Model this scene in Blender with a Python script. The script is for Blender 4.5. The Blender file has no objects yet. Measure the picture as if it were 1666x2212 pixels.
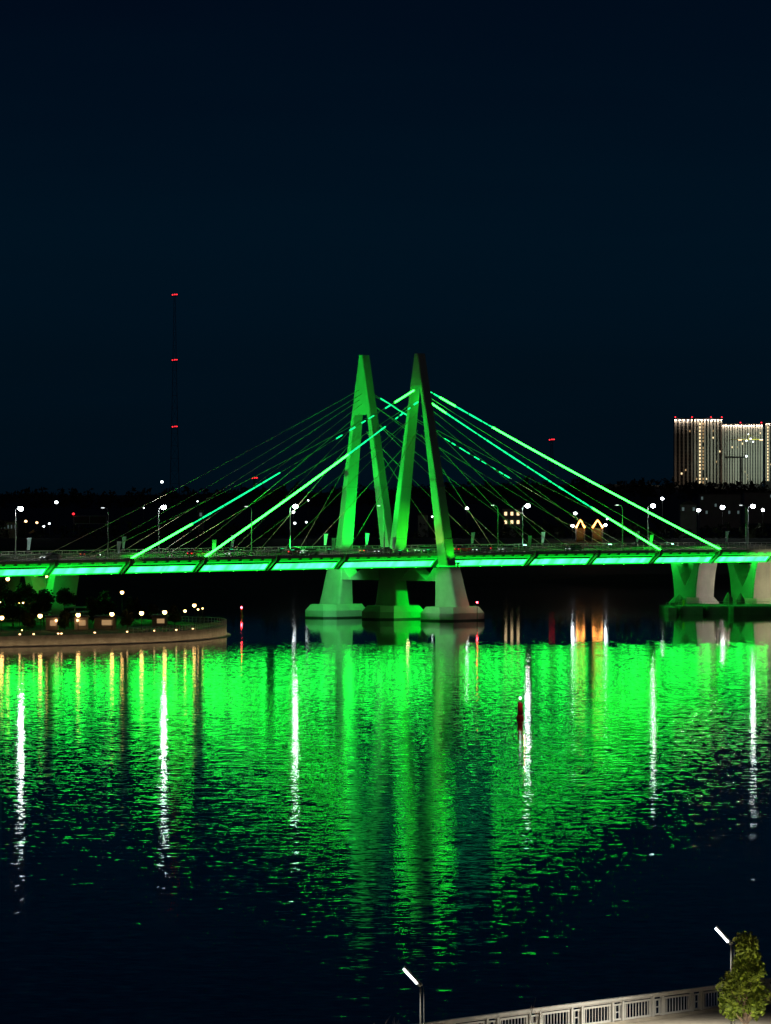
import bpy, bmesh, math, random
from mathutils import Vector, Matrix
R = math.radians
random.seed(11)
scene = bpy.context.scene
col = scene.collection

# ------------------------------------------------------------------ camera
H_CAM, F_PX, U0, V0 = 26.8, 9640.0, 833.0, 1085.0
cam_d = bpy.data.cameras.new("camera")
cam_d.sensor_fit = 'VERTICAL'
cam_d.sensor_height = 24.0
cam_d.lens = F_PX / 2212.0 * 24.0
cam_d.shift_y = -(1106.0 - V0) / 2212.0
cam_d.clip_start = 1.0
cam_d.clip_end = 40000.0
cam = bpy.data.objects.new("camera", cam_d)
cam.location = (0, 0, H_CAM)
cam.rotation_euler = (R(90), 0, 0)
col.objects.link(cam)
scene.camera = cam

# ------------------------------------------------------------------ night sky
CITY_GLOW = 0.05
world = bpy.data.worlds.new("World")
scene.world = world
world.use_nodes = True
nt = world.node_tree
nt.nodes.clear()
wo = nt.nodes.new('ShaderNodeOutputWorld')
bg = nt.nodes.new('ShaderNodeBackground')
tc = nt.nodes.new('ShaderNodeTexCoord')
sp = nt.nodes.new('ShaderNodeSeparateXYZ')
cr = nt.nodes.new('ShaderNodeValToRGB')
nz = nt.nodes.new('ShaderNodeTexNoise')
mp = nt.nodes.new('ShaderNodeMapping')
mp.inputs['Scale'].default_value = (3, 3, 26)
nz.inputs['Scale'].default_value = 2.0
nz.inputs['Detail'].default_value = 3.0
ad = nt.nodes.new('ShaderNodeMath'); ad.operation = 'MULTIPLY_ADD'
ad.inputs[1].default_value = 0.05
nt.links.new(tc.outputs['Generated'], sp.inputs[0])
nt.links.new(tc.outputs['Generated'], mp.inputs['Vector'])
nt.links.new(mp.outputs[0], nz.inputs['Vector'])
nt.links.new(nz.outputs['Fac'], ad.inputs[0])
nt.links.new(sp.outputs['Z'], ad.inputs[2])
nt.links.new(ad.outputs[0], cr.inputs[0])
nt.links.new(cr.outputs[0], bg.inputs[0])
e = cr.color_ramp.elements
e[0].position = 0.02; e[0].color = (0.0004, 0.0038, 0.0078, 1)
e[1].position = 0.16; e[1].color = (0.0003, 0.0027, 0.0095, 1)
m_ = cr.color_ramp.elements.new(0.085); m_.color = (0.0003, 0.0060, 0.0140, 1)
bg.inputs[1].default_value = 1.0
# the lit city behind the camera: a warm glow low in the sky on that side
def wmath(op, a, b_=0.0):
    n = nt.nodes.new('ShaderNodeMath'); n.operation = op; n.use_clamp = (op == 'MULTIPLY')
    for i, x in enumerate((a, b_)):
        if hasattr(x, 'node'): nt.links.new(x, n.inputs[i])
        else: n.inputs[i].default_value = x
    return n.outputs[0]
side = wmath('MULTIPLY', sp.outputs['Y'], -1.6)
low = wmath('SUBTRACT', 1.0, wmath('MULTIPLY', wmath('ABSOLUTE', sp.outputs['Z']), 2.0))
glow = wmath('MULTIPLY', side, wmath('MAXIMUM', low, 0.0))
bg2 = nt.nodes.new('ShaderNodeBackground')
bg2.inputs[0].default_value = (1.0, 0.66, 0.36, 1)
nt.links.new(wmath('MULTIPLY', glow, CITY_GLOW), bg2.inputs[1])
addsh = nt.nodes.new('ShaderNodeAddShader')
nt.links.new(bg.outputs[0], addsh.inputs[0]); nt.links.new(bg2.outputs[0], addsh.inputs[1])
nt.links.new(addsh.outputs[0], wo.inputs[0])
scene.view_settings.view_transform = 'Standard'
scene.view_settings.look = 'None'
scene.view_settings.exposure = 0.0
scene.view_settings.gamma = 1.0
scene.render.engine = 'CYCLES'
scene.cycles.max_bounces = 5
scene.cycles.diffuse_bounces = 2
scene.cycles.glossy_bounces = 3
scene.cycles.sample_clamp_indirect = 30.0
scene.cycles.use_denoising = True

# ------------------------------------------------------------------ helpers
def at(u, v, d):
    """world point seen at photo position (u, v) at distance d from the camera"""
    return Vector(((u - U0) * d / F_PX, d, H_CAM - (v - V0) * d / F_PX))

def at_x(u, d, z):
    return Vector(((u - U0) * d / F_PX, d, z))

AL = R(46.0)
CA, SA = math.cos(AL), math.sin(AL)
BO = Vector((1.8, 1025.0, 0.0))
def bw(x, y, z):
    """bridge coordinates (x along the road, y across, -y = near side) -> world"""
    return Vector((BO.x + x * CA - y * SA, BO.y + x * SA + y * CA, z))

def mat(name, color, rough=0.7, metal=0.0, emit=None, strength=0.0, noise=None, bump=0.0, spec=0.5):
    m = bpy.data.materials.new(name)
    m.use_nodes = True
    t = m.node_tree
    b = t.nodes['Principled BSDF']
    b.inputs['Base Color'].default_value = (*color, 1)
    b.inputs['Roughness'].default_value = rough
    b.inputs['Metallic'].default_value = metal
    b.inputs['Specular IOR Level'].default_value = spec
    if emit:
        b.inputs['Emission Color'].default_value = (*emit, 1)
        b.inputs['Emission Strength'].default_value = strength
    if noise:
        sc, amt = noise
        tcn = t.nodes.new('ShaderNodeTexCoord')
        n = t.nodes.new('ShaderNodeTexNoise')
        n.inputs['Scale'].default_value = sc
        n.inputs['Detail'].default_value = 6
        n.inputs['Roughness'].default_value = 0.65
        r = t.nodes.new('ShaderNodeValToRGB')
        r.color_ramp.elements[0].position = 0.3
        r.color_ramp.elements[1].position = 0.7
        r.color_ramp.elements[0].color = (*[c * (1 - amt) for c in color], 1)
        r.color_ramp.elements[1].color = (*[min(1, c * (1 + amt)) for c in color], 1)
        t.links.new(tcn.outputs['Object'], n.inputs['Vector'])
        t.links.new(n.outputs['Fac'], r.inputs[0])
        t.links.new(r.outputs[0], b.inputs['Base Color'])
        if bump:
            bp = t.nodes.new('ShaderNodeBump')
            bp.inputs['Strength'].default_value = bump
            t.links.new(n.outputs['Fac'], bp.inputs['Height'])
            t.links.new(bp.outputs[0], b.inputs['Normal'])
    return m

M = {}
M['concrete'] = mat('concrete', (0.42, 0.40, 0.36), 0.85, noise=(0.25, 0.16), bump=0.1)
M['pylon_paint'] = mat('pylon_paint', (0.43, 0.47, 0.41), 0.6, noise=(0.12, 0.14))
M['asphalt'] = mat('asphalt', (0.07, 0.07, 0.065), 0.9, noise=(1.5, 0.3))
M['steel_grey'] = mat('steel_grey', (0.35, 0.36, 0.36), 0.5, 0.3)
M['rail_paint'] = mat('rail_paint', (0.68, 0.65, 0.58), 0.55)
M['dark_steel'] = mat('dark_steel', (0.06, 0.06, 0.06), 0.5, 0.4)
M['pontoon_steel'] = mat('pontoon_steel', (0.14, 0.15, 0.14), 0.7, noise=(0.5, 0.3))
M['deck_steel'] = mat('deck_steel', (0.30, 0.30, 0.28), 0.5, 0.1, noise=(0.6, 0.2))
M['cable'] = mat('cable', (0.55, 0.42, 0.27), 0.5)
M['led_green'] = mat('led_green', (0.1, 0.3, 0.15), 0.5, emit=(0.016, 1.0, 0.032), strength=20.0)
M['led_cyan'] = mat('led_cyan', (0.1, 0.3, 0.2), 0.5, emit=(0.004, 0.60, 0.16), strength=3.2)
M['flood_green'] = mat('flood_green', (0.1, 0.3, 0.15), 0.5, emit=(0.3, 1.0, 0.6), strength=25.0)
M['lamp_white'] = mat('lamp_white', (0.8, 0.8, 0.8), 0.3, emit=(0.88, 0.97, 1.0), strength=70.0)
M['lamp_dim'] = mat('lamp_dim', (0.8, 0.8, 0.8), 0.3, emit=(0.9, 0.97, 1.0), strength=1.4)
M['lamp_far'] = mat('lamp_far', (0.8, 0.8, 0.8), 0.3, emit=(0.88, 0.97, 1.0), strength=32.0)
M['lamp_far_dim'] = mat('lamp_far_dim', (0.8, 0.8, 0.8), 0.3, emit=(0.85, 0.97, 1.0), strength=6.0)
M['lamp_warm'] = mat('lamp_warm', (0.8, 0.7, 0.5), 0.3, emit=(1.0, 0.56, 0.17), strength=15.0)
M['lamp_amber'] = mat('lamp_amber', (0.8, 0.6, 0.4), 0.3, emit=(1.0, 0.55, 0.25), strength=5.0)
M['lamp_orange'] = mat('lamp_orange', (0.8, 0.5, 0.2), 0.3, emit=(1.0, 0.36, 0.07), strength=11.0)
M['lamp_red'] = mat('lamp_red', (0.6, 0.05, 0.05), 0.3, emit=(1.0, 0.02, 0.03), strength=3.0)
M['lamp_red_hot'] = mat('lamp_red_hot', (0.6, 0.05, 0.05), 0.3, emit=(1.0, 0.03, 0.05), strength=60.0)
M['window_warm'] = mat('window_warm', (0.3, 0.2, 0.1), 0.3, emit=(1.0, 0.72, 0.38), strength=1.6)
M['window_dim'] = mat('window_dim', (0.3, 0.2, 0.1), 0.3, emit=(1.0, 0.62, 0.28), strength=0.35)
M['window_cool'] = mat('window_cool', (0.3, 0.3, 0.3), 0.3, emit=(0.6, 0.9, 0.9), strength=0.1)
M['glass_dark'] = mat('glass_dark', (0.02, 0.025, 0.03), 0.15)
M['glass_matt'] = mat('glass_matt', (0.02, 0.022, 0.025), 0.7, spec=0.1)
M['facade'] = mat('facade', (0.50, 0.45, 0.38), 0.8, noise=(0.1, 0.1))
M['facade_dark'] = mat('facade_dark', (0.035, 0.03, 0.03), 0.85, noise=(0.1, 0.2))
M['band'] = mat('band', (0.09, 0.085, 0.075), 0.85)
M['house_wall'] = mat('house_wall', (0.25, 0.24, 0.22), 0.85, noise=(0.3, 0.2))
M['house_roof'] = mat('house_roof', (0.06, 0.05, 0.05), 0.8, noise=(0.5, 0.2))
M['banner'] = mat('banner', (0.55, 0.75, 0.75), 0.7)
M['ground'] = mat('ground', (0.035, 0.045, 0.025), 0.95, noise=(0.02, 0.4))
M['park_paving'] = mat('park_paving', (0.04, 0.032, 0.026), 0.9, noise=(0.4, 0.25))
M['wall_stone'] = mat('wall_stone', (0.30, 0.26, 0.20), 0.85, noise=(0.5, 0.3), bump=0.2)
M['bark'] = mat('bark', (0.10, 0.07, 0.05), 0.9, noise=(6, 0.3))
M['bark_light'] = mat('bark_light', (0.22, 0.16, 0.12), 0.9, noise=(6, 0.3))
M['buoy_red'] = mat('buoy_red', (0.75, 0.04, 0.05), 0.5, noise=(1.5, 0.2))
M['yellow'] = mat('yellow', (0.75, 0.60, 0.05), 0.5)
M['pale_tarp'] = mat('pale_tarp', (0.22, 0.20, 0.18), 0.85, noise=(1.0, 0.2))
M['car_white'] = mat('car_white', (0.7, 0.7, 0.7), 0.3)
M['car_red'] = mat('car_red', (0.35, 0.02, 0.02), 0.3)
M['car_dark'] = mat('car_dark', (0.03, 0.03, 0.035), 0.3)
M['car_silver'] = mat('car_silver', (0.4, 0.42, 0.42), 0.3, 0.4)
M['rubber'] = mat('rubber', (0.02, 0.02, 0.02), 0.9)
M['paving_tan'] = mat('paving_tan', (0.34, 0.29, 0.22), 0.9, noise=(1.2, 0.2), bump=0.1)

def leaf_mat(name, c1, c2):
    m = bpy.data.materials.new(name); m.use_nodes = True
    t = m.node_tree; b = t.nodes['Principled BSDF']
    g = t.nodes.new('ShaderNodeNewGeometry')
    r = t.nodes.new('ShaderNodeValToRGB')
    r.color_ramp.elements[0].color = (*c1, 1); r.color_ramp.elements[1].color = (*c2, 1)
    t.links.new(g.outputs['Random Per Island'], r.inputs[0])
    t.links.new(r.outputs[0], b.inputs['Base Color'])
    b.inputs['Roughness'].default_value = 0.6
    return m
M['leaf_near'] = leaf_mat('leaf_near', (0.09, 0.15, 0.008), (0.27, 0.37, 0.03))
M['leaf_dark'] = leaf_mat('leaf_dark', (0.015, 0.025, 0.010), (0.05, 0.06, 0.02))

class MB:
    """collects shapes and links them as one mesh object"""
    def __init__(s): s.v = []; s.f = []
    def add(s, vs, fs):
        n = len(s.v); s.v += [tuple(v) for v in vs]; s.f += [tuple(i + n for i in f) for f in fs]
        return s
    def box(s, c, d, rot=0.0, tilt=None):
        x, y, z = d[0] / 2, d[1] / 2, d[2] / 2
        mt = Matrix.Rotation(rot, 3, 'Z')
        if tilt is not None: mt = mt @ tilt
        vs = [Vector(c) + mt @ Vector(p) for p in ((-x,-y,-z),(x,-y,-z),(x,y,-z),(-x,y,-z),(-x,-y,z),(x,-y,z),(x,y,z),(-x,y,z))]
        return s.add(vs, [(0,3,2,1),(4,5,6,7),(0,1,5,4),(1,2,6,5),(2,3,7,6),(3,0,4,7)])
    def hexa(s, bottom, top):
        n = len(bottom)
        fs = [tuple(reversed(range(n))), tuple(range(n, 2 * n))]
        fs += [(i, (i + 1) % n, n + (i + 1) % n, n + i) for i in range(n)]
        return s.add(list(bottom) + list(top), fs)
    def loft(s, rings):
        n = len(rings[0]); vs = []
        for r_ in rings: vs += list(r_)
        fs = [tuple(reversed(range(n))), tuple(range((len(rings) - 1) * n, len(rings) * n))]
        for k in range(len(rings) - 1):
            a, b = k * n, (k + 1) * n
            fs += [(a + i, a + (i + 1) % n, b + (i + 1) % n, b + i) for i in range(n)]
        return s.add(vs, fs)
    def tube(s, p, q, r0, r1=None, n=6):
        p, q = Vector(p), Vector(q)
        if r1 is None: r1 = r0
        d = (q - p).normalized()
        a = d.cross(Vector((0, 0, 1)) if abs(d.z) < 0.9 else Vector((1, 0, 0))).normalized()
        b = d.cross(a)
        r_ = [[c + (a * math.cos(2 * math.pi * i / n) + b * math.sin(2 * math.pi * i / n)) * r for i in range(n)] for c, r in ((p, r0), (q, r1))]
        return s.loft([list(reversed(x)) for x in r_])
    def path(s, pts, r, n=6):
        for a, b in zip(pts, pts[1:]): s.tube(a, b, r, r, n)
        return s
    def lathe(s, c, prof, n=12):
        c = Vector(c)
        return s.loft([[c + Vector((r * math.cos(2 * math.pi * i / n), r * math.sin(2 * math.pi * i / n), z)) for i in range(n)] for r, z in prof])
    def sphere(s, c, r, n=10, sq=1.0):
        k = 6
        return s.lathe(c, [(max(0.02, math.sin(math.pi * i / k)) * r, -math.cos(math.pi * i / k) * r * sq) for i in range(k + 1)], n)
    def prism(s, prof, axis_pts):
        """profile of (a, z) extruded between two frames given by functions"""
        return s
    def build(s, name, m, parent=None, smooth=False):
        me = bpy.data.meshes.new(name)
        me.from_pydata(s.v, [], s.f)
        me.update()
        me.materials.append(m)
        if smooth:
            for p in me.polygons: p.use_smooth = True
        o = bpy.data.objects.new(name, me)
        col.objects.link(o)
        if parent: o.parent = parent
        return o

def tag(o, label, cat, group=None):
    o['label'] = label; o['category'] = cat
    if group: o['group'] = group
    return o
def struct(o, kind='structure'):
    o['kind'] = kind; return o
def empty(name, loc, rz=0.0):
    o = bpy.data.objects.new(name, None)
    o.location = loc; o.rotation_euler = (0, 0, rz)
    col.objects.link(o); return o
def copy_thing(o, parent=None):
    c = o.copy(); col.objects.link(c)
    if parent: c.parent = parent
    for ch in list(o.children): copy_thing(ch, c)
    return c
def add_light(name, kind, loc, target, energy, color, size=1.0, spot=None, blend=0.4, parent=None):
    d = bpy.data.lights.new(name, kind)
    d.energy = energy; d.color = color
    if kind == 'SPOT':
        d.spot_size = R(spot or 60); d.spot_blend = blend; d.shadow_soft_size = size
    elif kind == 'AREA':
        d.shape = 'RECTANGLE'; d.size = size if not isinstance(size, tuple) else size[0]
        d.size_y = size if not isinstance(size, tuple) else size[1]
    else:
        d.shadow_soft_size = size
    o = bpy.data.objects.new(name, d)
    o.location = loc
    dv = Vector(target) - Vector(loc)
    o.rotation_euler = dv.to_track_quat('-Z', 'Y').to_euler()
    col.objects.link(o)
    return o

# ------------------------------------------------------------------ water
wm = bpy.data.materials.new('river_water'); wm.use_nodes = True
t = wm.node_tree; b = t.nodes['Principled BSDF']
b.inputs['Base Color'].default_value = (0.002, 0.006, 0.009, 1)
b.inputs['IOR'].default_value = 1.33
geo = t.nodes.new('ShaderNodeNewGeometry')
def noise_node(scale, detail, rough, stretch=(1, 1, 1), off=(0, 0, 0)):
    mpn = t.nodes.new('ShaderNodeMapping')
    mpn.inputs['Scale'].default_value = stretch
    mpn.inputs['Location'].default_value = off
    n = t.nodes.new('ShaderNodeTexNoise')
    n.noise_dimensions = '2D'
    n.inputs['Scale'].default_value = scale
    n.inputs['Detail'].default_value = detail
    n.inputs['Roughness'].default_value = rough
    t.links.new(geo.outputs['Position'], mpn.inputs['Vector'])
    t.links.new(mpn.outputs[0], n.inputs['Vector'])
    return n
def vmath(op, a, b_=None, scale=None):
    n = t.nodes.new('ShaderNodeVectorMath'); n.operation = op
    if hasattr(a, 'node'): t.links.new(a, n.inputs[0])
    else: n.inputs[0].default_value = a
    if b_ is not None:
        if hasattr(b_, 'node'): t.links.new(b_, n.inputs[1])
        else: n.inputs[1].default_value = b_
    if scale is not None:
        if hasattr(scale, 'node'): t.links.new(scale, n.inputs['Scale'])
        else: n.inputs['Scale'].default_value = scale
    return n.outputs[0]
def fmath(op, a, b_=0.0, c=0.0):
    n = t.nodes.new('ShaderNodeMath'); n.operation = op
    for i, x in enumerate((a, b_, c)):
        if hasattr(x, 'node'): t.links.new(x, n.inputs[i])
        else: n.inputs[i].default_value = x
    return n.outputs[0]
n1 = noise_node(2.4, 2.0, 0.55, (0.38, 1, 1))                 # small ripples
n2 = noise_node(0.5, 3.0, 0.6, (0.45, 1, 1), (31, 7, 0))    # broader wavelets
s1 = vmath('SCALE', vmath('SUBTRACT', n1.outputs['Color'], (0.5, 0.5, 0.5)), scale=0.080)
s2 = vmath('SCALE', vmath('SUBTRACT', n2.outputs['Color'], (0.5, 0.5, 0.5)), scale=0.046)
slope = vmath('ADD', s1, s2)
# the wind line: open water ripples up to about 850 m out, the lee of the bridge lies calm
patch = noise_node(0.012, 3.0, 0.55, (1, 0.35, 1), (5, 90, 0))
edge = noise_node(0.32, 3.0, 0.65, (1, 0.12, 1), (50, 9, 0))
sep = t.nodes.new('ShaderNodeSeparateXYZ'); t.links.new(geo.outputs['Position'], sep.inputs[0])
yy = fmath('ADD', sep.outputs['Y'], fmath('MULTIPLY_ADD', edge.outputs['Fac'], 130.0, -65.0))
mr = t.nodes.new('ShaderNodeMapRange'); mr.clamp = True; mr.interpolation_type = 'SMOOTHSTEP'
mr.inputs['From Min'].default_value = 842.0; mr.inputs['From Max'].default_value = 854.0
mr.inputs['To Min'].default_value = 1.0; mr.inputs['To Max'].default_value = 0.13
t.links.new(yy, mr.inputs['Value'])
lee = t.nodes.new('ShaderNodeMapRange'); lee.clamp = True; lee.interpolation_type = 'SMOOTHSTEP'   # the quay shelters the left side
lee.inputs['From Min'].default_value = -75.0; lee.inputs['From Max'].default_value = -15.0
lee.inputs['To Min'].default_value = 0.72; lee.inputs['To Max'].default_value = 1.0
t.links.new(sep.outputs['X'], lee.inputs['Value'])
shore_lee = t.nodes.new('ShaderNodeMapRange'); shore_lee.clamp = True; shore_lee.interpolation_type = 'SMOOTHSTEP'
shore_lee.inputs['From Min'].default_value = 240.0; shore_lee.inputs['From Max'].default_value = 560.0
shore_lee.inputs['To Min'].default_value = 0.95; shore_lee.inputs['To Max'].default_value = 1.0
t.links.new(sep.outputs['Y'], shore_lee.inputs['Value'])
amp = fmath('MULTIPLY', fmath('MULTIPLY', mr.outputs[0], fmath('MULTIPLY', lee.outputs[0], shore_lee.outputs[0])), fmath('MULTIPLY_ADD', patch.outputs['Fac'], 0.7, 0.65))
nrm = vmath('NORMALIZE', vmath('ADD', vmath('MULTIPLY', vmath('SCALE', slope, scale=amp), (0.6, 1, 0)), (0, 0, 1)))
t.links.new(nrm, b.inputs['Normal'])
b.inputs['Roughness'].default_value = 0.035
w = MB().add([(-9000, -600, 0), (9000, -600, 0), (9000, 12000, 0), (-9000, 12000, 0)], [(0, 1, 2, 3)]).build('river_water', wm)
struct(w)

# ------------------------------------------------------------------ far shore terrain
def terrain_z(x, d):
    k = max(0.0, min(1.0, (d - 1496) / 45.0))
    z = 1.2 + 13.0 * k * k * (3 - 2 * k)
    if d > 1800:
        q = min(1.0, (d - 1800) / 1700.0)
        z += q * (16 + 7 * math.sin(x / 260.0 + 1.0) + 4 * math.sin(x / 97.0))
        if x < -60: z += q * 4
    return z
vs, fs = [], []
xs = [-9000, -4000] + [i * 40 for i in range(-32, 33)] + [4000, 9000]
ds = [1496, 1505, 1515, 1528, 1541, 1600, 1800, 2100, 2500, 3000, 3500, 4500, 7000, 12000]
for d in ds:
    for x in xs:
        wob = 3.0 * math.sin(x / 61.0) if d == 1496 else 0
        vs.append((x, d + wob, -0.5 if d == 1496 else terrain_z(x, d)))
nx = len(xs)
for j in range(len(ds) - 1):
    for i in range(nx - 1):
        fs.append((j * nx + i, j * nx + i + 1, (j + 1) * nx + i + 1, (j + 1) * nx + i))
struct(MB().add(vs, fs).build('far_shore_ground', M['ground']))
# wooded skyline and bank: uncountable trees
def wood(name, n, dmin, dmax, hmin, hmax, xr, seed):
    rnd = random.Random(seed); g = MB()
    for _ in range(n):
        d = rnd.uniform(dmin, dmax); x = rnd.uniform(-xr, xr) * d
        z0 = terrain_z(x, d) - 1; h = rnd.uniform(hmin, hmax) * (0.75 + 0.35 * math.sin(x / 55.0 + d))
        r0 = h * rnd.uniform(0.35, 0.6)
        for k in range(22):
            a = rnd.uniform(0, 6.28); e_ = rnd.uniform(0.05, 1.0)
            rr = r0 * math.sqrt(max(0, 1 - (2 * e_ - 0.9) ** 2 * 0.8)) * rnd.uniform(0.4, 1)
            c = Vector((x + rr * math.cos(a), d + rr * math.sin(a), z0 + h * e_))
            s = h * 0.12 * rnd.uniform(0.6, 1.3)
            pts = [c + Vector((rnd.gauss(0, 1), rnd.gauss(0, 1), rnd.gauss(0, 1))) * s for _ in range(4)]
            g.add(pts, [(0, 1, 2, 3), (0, 2, 1)])
    o = g.build(name, M['leaf_dark'])
    o['kind'] = 'stuff'
    return o
wood('far_woodland', 1700, 2600, 3400, 4, 8, 0.14, 3)
wood('riverside_thicket', 420, 1545, 1750, 3, 7, 0.12, 5)

# ------------------------------------------------------------------ the bridge
bridge = empty('cable_stayed_bridge', BO, AL)
tag(bridge, 'long cable-stayed road bridge glowing green over the river, with an M-shaped pylon', 'bridge')
def ztop(x):
    return 15.1 - 2.1e-5 * (x - 55.0) ** 2
X0, X1 = -175.0, 260.0
NEAR, FAR = -14.0, 14.0
def strip(prof, x0=X0, x1=X1, step=6.0):
    """closed profile of (y, dz below road edge) swept along the road"""
    n = max(1, int(round((x1 - x0) / step)))
    rings = []
    for i in range(n + 1):
        x = x0 + (x1 - x0) * i / n
        rings.append([(x, y, ztop(x) + dz) for y, dz in prof])
    return rings
deck = MB().loft(strip([(NEAR, -0.45), (NEAR, 0.0), (FAR, 0.0), (FAR, -0.45), (11.0, -2.9), (-11.0, -2.9)][::-1]))
deck.build('deck_girder', M['deck_steel'], bridge)
MB().loft(strip([(-12.4, 0.004), (-12.4, 0.10), (-1.0, 0.16), (-1.0, 0.004)][::-1])).build('carriageway', M['asphalt'], bridge)
MB().loft(strip([(1.0, 0.004), (1.0, 0.16), (12.4, 0.10), (12.4, 0.004)][::-1])).build('carriageway', M['asphalt'], bridge)
MB().loft(strip([(-0.3, 0.004), (-0.2, 0.75), (0.2, 0.75), (0.3, 0.004)][::-1])).build('median_barrier', M['concrete'], bridge)
# edge beams in front of the slab
MB().loft(strip([(-14.25, -0.42), (-14.25, 0.22), (-14.0, 0.22), (-14.0, -0.42)][::-1])).build('edge_beam', M['rail_paint'], bridge)
MB().loft(strip([(14.0, -0.42), (14.0, 0.22), (14.25, 0.22), (14.25, -0.42)][::-1])).build('edge_beam', M['rail_paint'], bridge)
# railings
def railing(y, h, heavy):
    g = MB()
    for dz, hh in ((h, 0.12), (h * 0.55, 0.07), (h * 0.28, 0.06)):
        g.loft(strip([(y - 0.05, 0.22 + dz - hh), (y - 0.05, 0.22 + dz), (y + 0.05, 0.22 + dz), (y + 0.05, 0.22 + dz - hh)][::-1]))
    x = X0
    while x < X1:
        g.box((x, y, ztop(x) + 0.22 + h / 2), (0.12, 0.09, h))
        x += 2.2
    if heavy:
        x = X0
        while x < X1:
            g.box((x, y, ztop(x) + 0.2 + h * 0.42), (0.04, 0.04, h * 0.8)); x += 0.5
    return g
railing(-14.1, 1.15, False).build('railing', M['rail_paint'], bridge)
railing(14.1, 1.45, True).build('railing', M['rail_paint'], bridge)
railing(-12.6, 0.75, False).build('guard_rail', M['steel_grey'], bridge)
railing(12.6, 0.75, False).build('guard_rail', M['steel_grey'], bridge)

# lit side panels between anchor beams, near side and far side
JN = [-159.5, -138, -116.5, -95, -73.4, -51.5, -30, 33, 55, 77.5, 100, 122, 144, 166, 188, 210, 232, 254]
def panel_mat():
    m = bpy.data.materials.new('lit_panel'); m.use_nodes = True
    t = m.node_tree; b = t.nodes['Principled BSDF']
    b.inputs['Base Color'].default_value = (0.3, 0.45, 0.35, 1)
    tcn = t.nodes.new('ShaderNodeTexCoord'); sp = t.nodes.new('ShaderNodeSeparateXYZ')
    t.links.new(tcn.outputs['Object'], sp.inputs[0])
    # LED wash on the sloping web put into emission, brighter in spots along it
    nz = t.nodes.new('ShaderNodeTexNoise'); nz.noise_dimensions = '1D'
    nz.inputs['Scale'].default_value = 0.35; nz.inputs['Detail'].default_value = 2
    t.links.new(sp.outputs['X'], nz.inputs['W'])
    mr = t.nodes.new('ShaderNodeMapRange')
    mr.inputs['From Min'].default_value = 0.3; mr.inputs['From Max'].default_value = 0.7
    mr.inputs['To Min'].default_value = 7.0; mr.inputs['To Max'].default_value = 19.0
    t.links.new(nz.outputs['Fac'], mr.inputs['Value'])
    t.links.new(mr.outputs[0], b.inputs['Emission Strength'])
    b.inputs['Emission Color'].default_value = (0.011, 1.0, 0.060, 1)
    return m
M['lit_panel'] = panel_mat()
M['panel_rim'] = mat('panel_rim', (0.2, 0.5, 0.25), 0.5, emit=(0.0, 0.75, 0.03), strength=1.1)  # frame is no lamp: green wash put into its emission
M['bracket_glow'] = mat('bracket_glow', (0.2, 0.5, 0.25), 0.5, emit=(0.0, 0.5, 0.01), strength=0.75, noise=(0.8, 0.5))  # brackets only catch green light; that light is put into their emission
M['bracket'] = mat('bracket', (0.35, 0.36, 0.34), 0.6)
def side_panel(x0, x1, sgn):
    """sgn -1 near side; a sloping tray, its bottom further in than its top"""
    x0 += 0.9; x1 -= 0.9
    def pt(x, f, off):   # f 0 top .. 1 bottom of the sloping web
        y = 13.3 + (11.2 - 13.3) * f
        n = Vector((0, 0.79, -0.61))
        return (x, sgn * (y + off * n.y), ztop(x) - 0.75 + (-2.85 + 0.75) * f + off * n.z)
    def quad(xa, xb, f0, f1, o0, o1):
        g = MB()
        A = [pt(xa, f0, o0), pt(xb, f0, o0), pt(xb, f1, o0), pt(xa, f1, o0)]
        B = [pt(xa, f0, o1), pt(xb, f0, o1), pt(xb, f1, o1), pt(xa, f1, o1)]
        if sgn > 0: A, B = B, A
        g.hexa(A, B); return g
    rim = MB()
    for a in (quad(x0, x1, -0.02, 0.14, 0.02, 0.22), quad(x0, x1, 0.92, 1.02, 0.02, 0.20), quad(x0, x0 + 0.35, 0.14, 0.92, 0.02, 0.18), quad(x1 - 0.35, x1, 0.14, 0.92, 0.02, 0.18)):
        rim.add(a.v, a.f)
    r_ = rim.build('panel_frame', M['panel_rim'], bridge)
    p = quad(x0 + 0.36, x1 - 0.36, 0.145, 0.915, 0.03, 0.10)
    p.build('web_glow', M['lit_panel'], r_)
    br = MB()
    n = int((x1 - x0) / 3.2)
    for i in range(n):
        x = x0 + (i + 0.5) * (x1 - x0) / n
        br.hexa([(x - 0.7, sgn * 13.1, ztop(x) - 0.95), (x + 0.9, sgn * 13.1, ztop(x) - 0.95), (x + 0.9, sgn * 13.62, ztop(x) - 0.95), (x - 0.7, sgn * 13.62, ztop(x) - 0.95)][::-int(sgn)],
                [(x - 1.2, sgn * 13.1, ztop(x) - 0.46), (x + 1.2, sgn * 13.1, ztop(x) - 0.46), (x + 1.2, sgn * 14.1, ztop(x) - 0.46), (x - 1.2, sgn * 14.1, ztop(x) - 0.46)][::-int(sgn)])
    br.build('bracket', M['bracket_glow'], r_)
for a, b_ in zip(JN, JN[1:]):
    if b_ - a > 40: side_panel(a, 1.5, -1); side_panel(1.5, b_, -1); side_panel(a, 1.5, 1); side_panel(1.5, b_, 1)
    else: side_panel(a, b_, -1); side_panel(a, b_, 1)
side_panel(X0, JN[0], -1)
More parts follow.
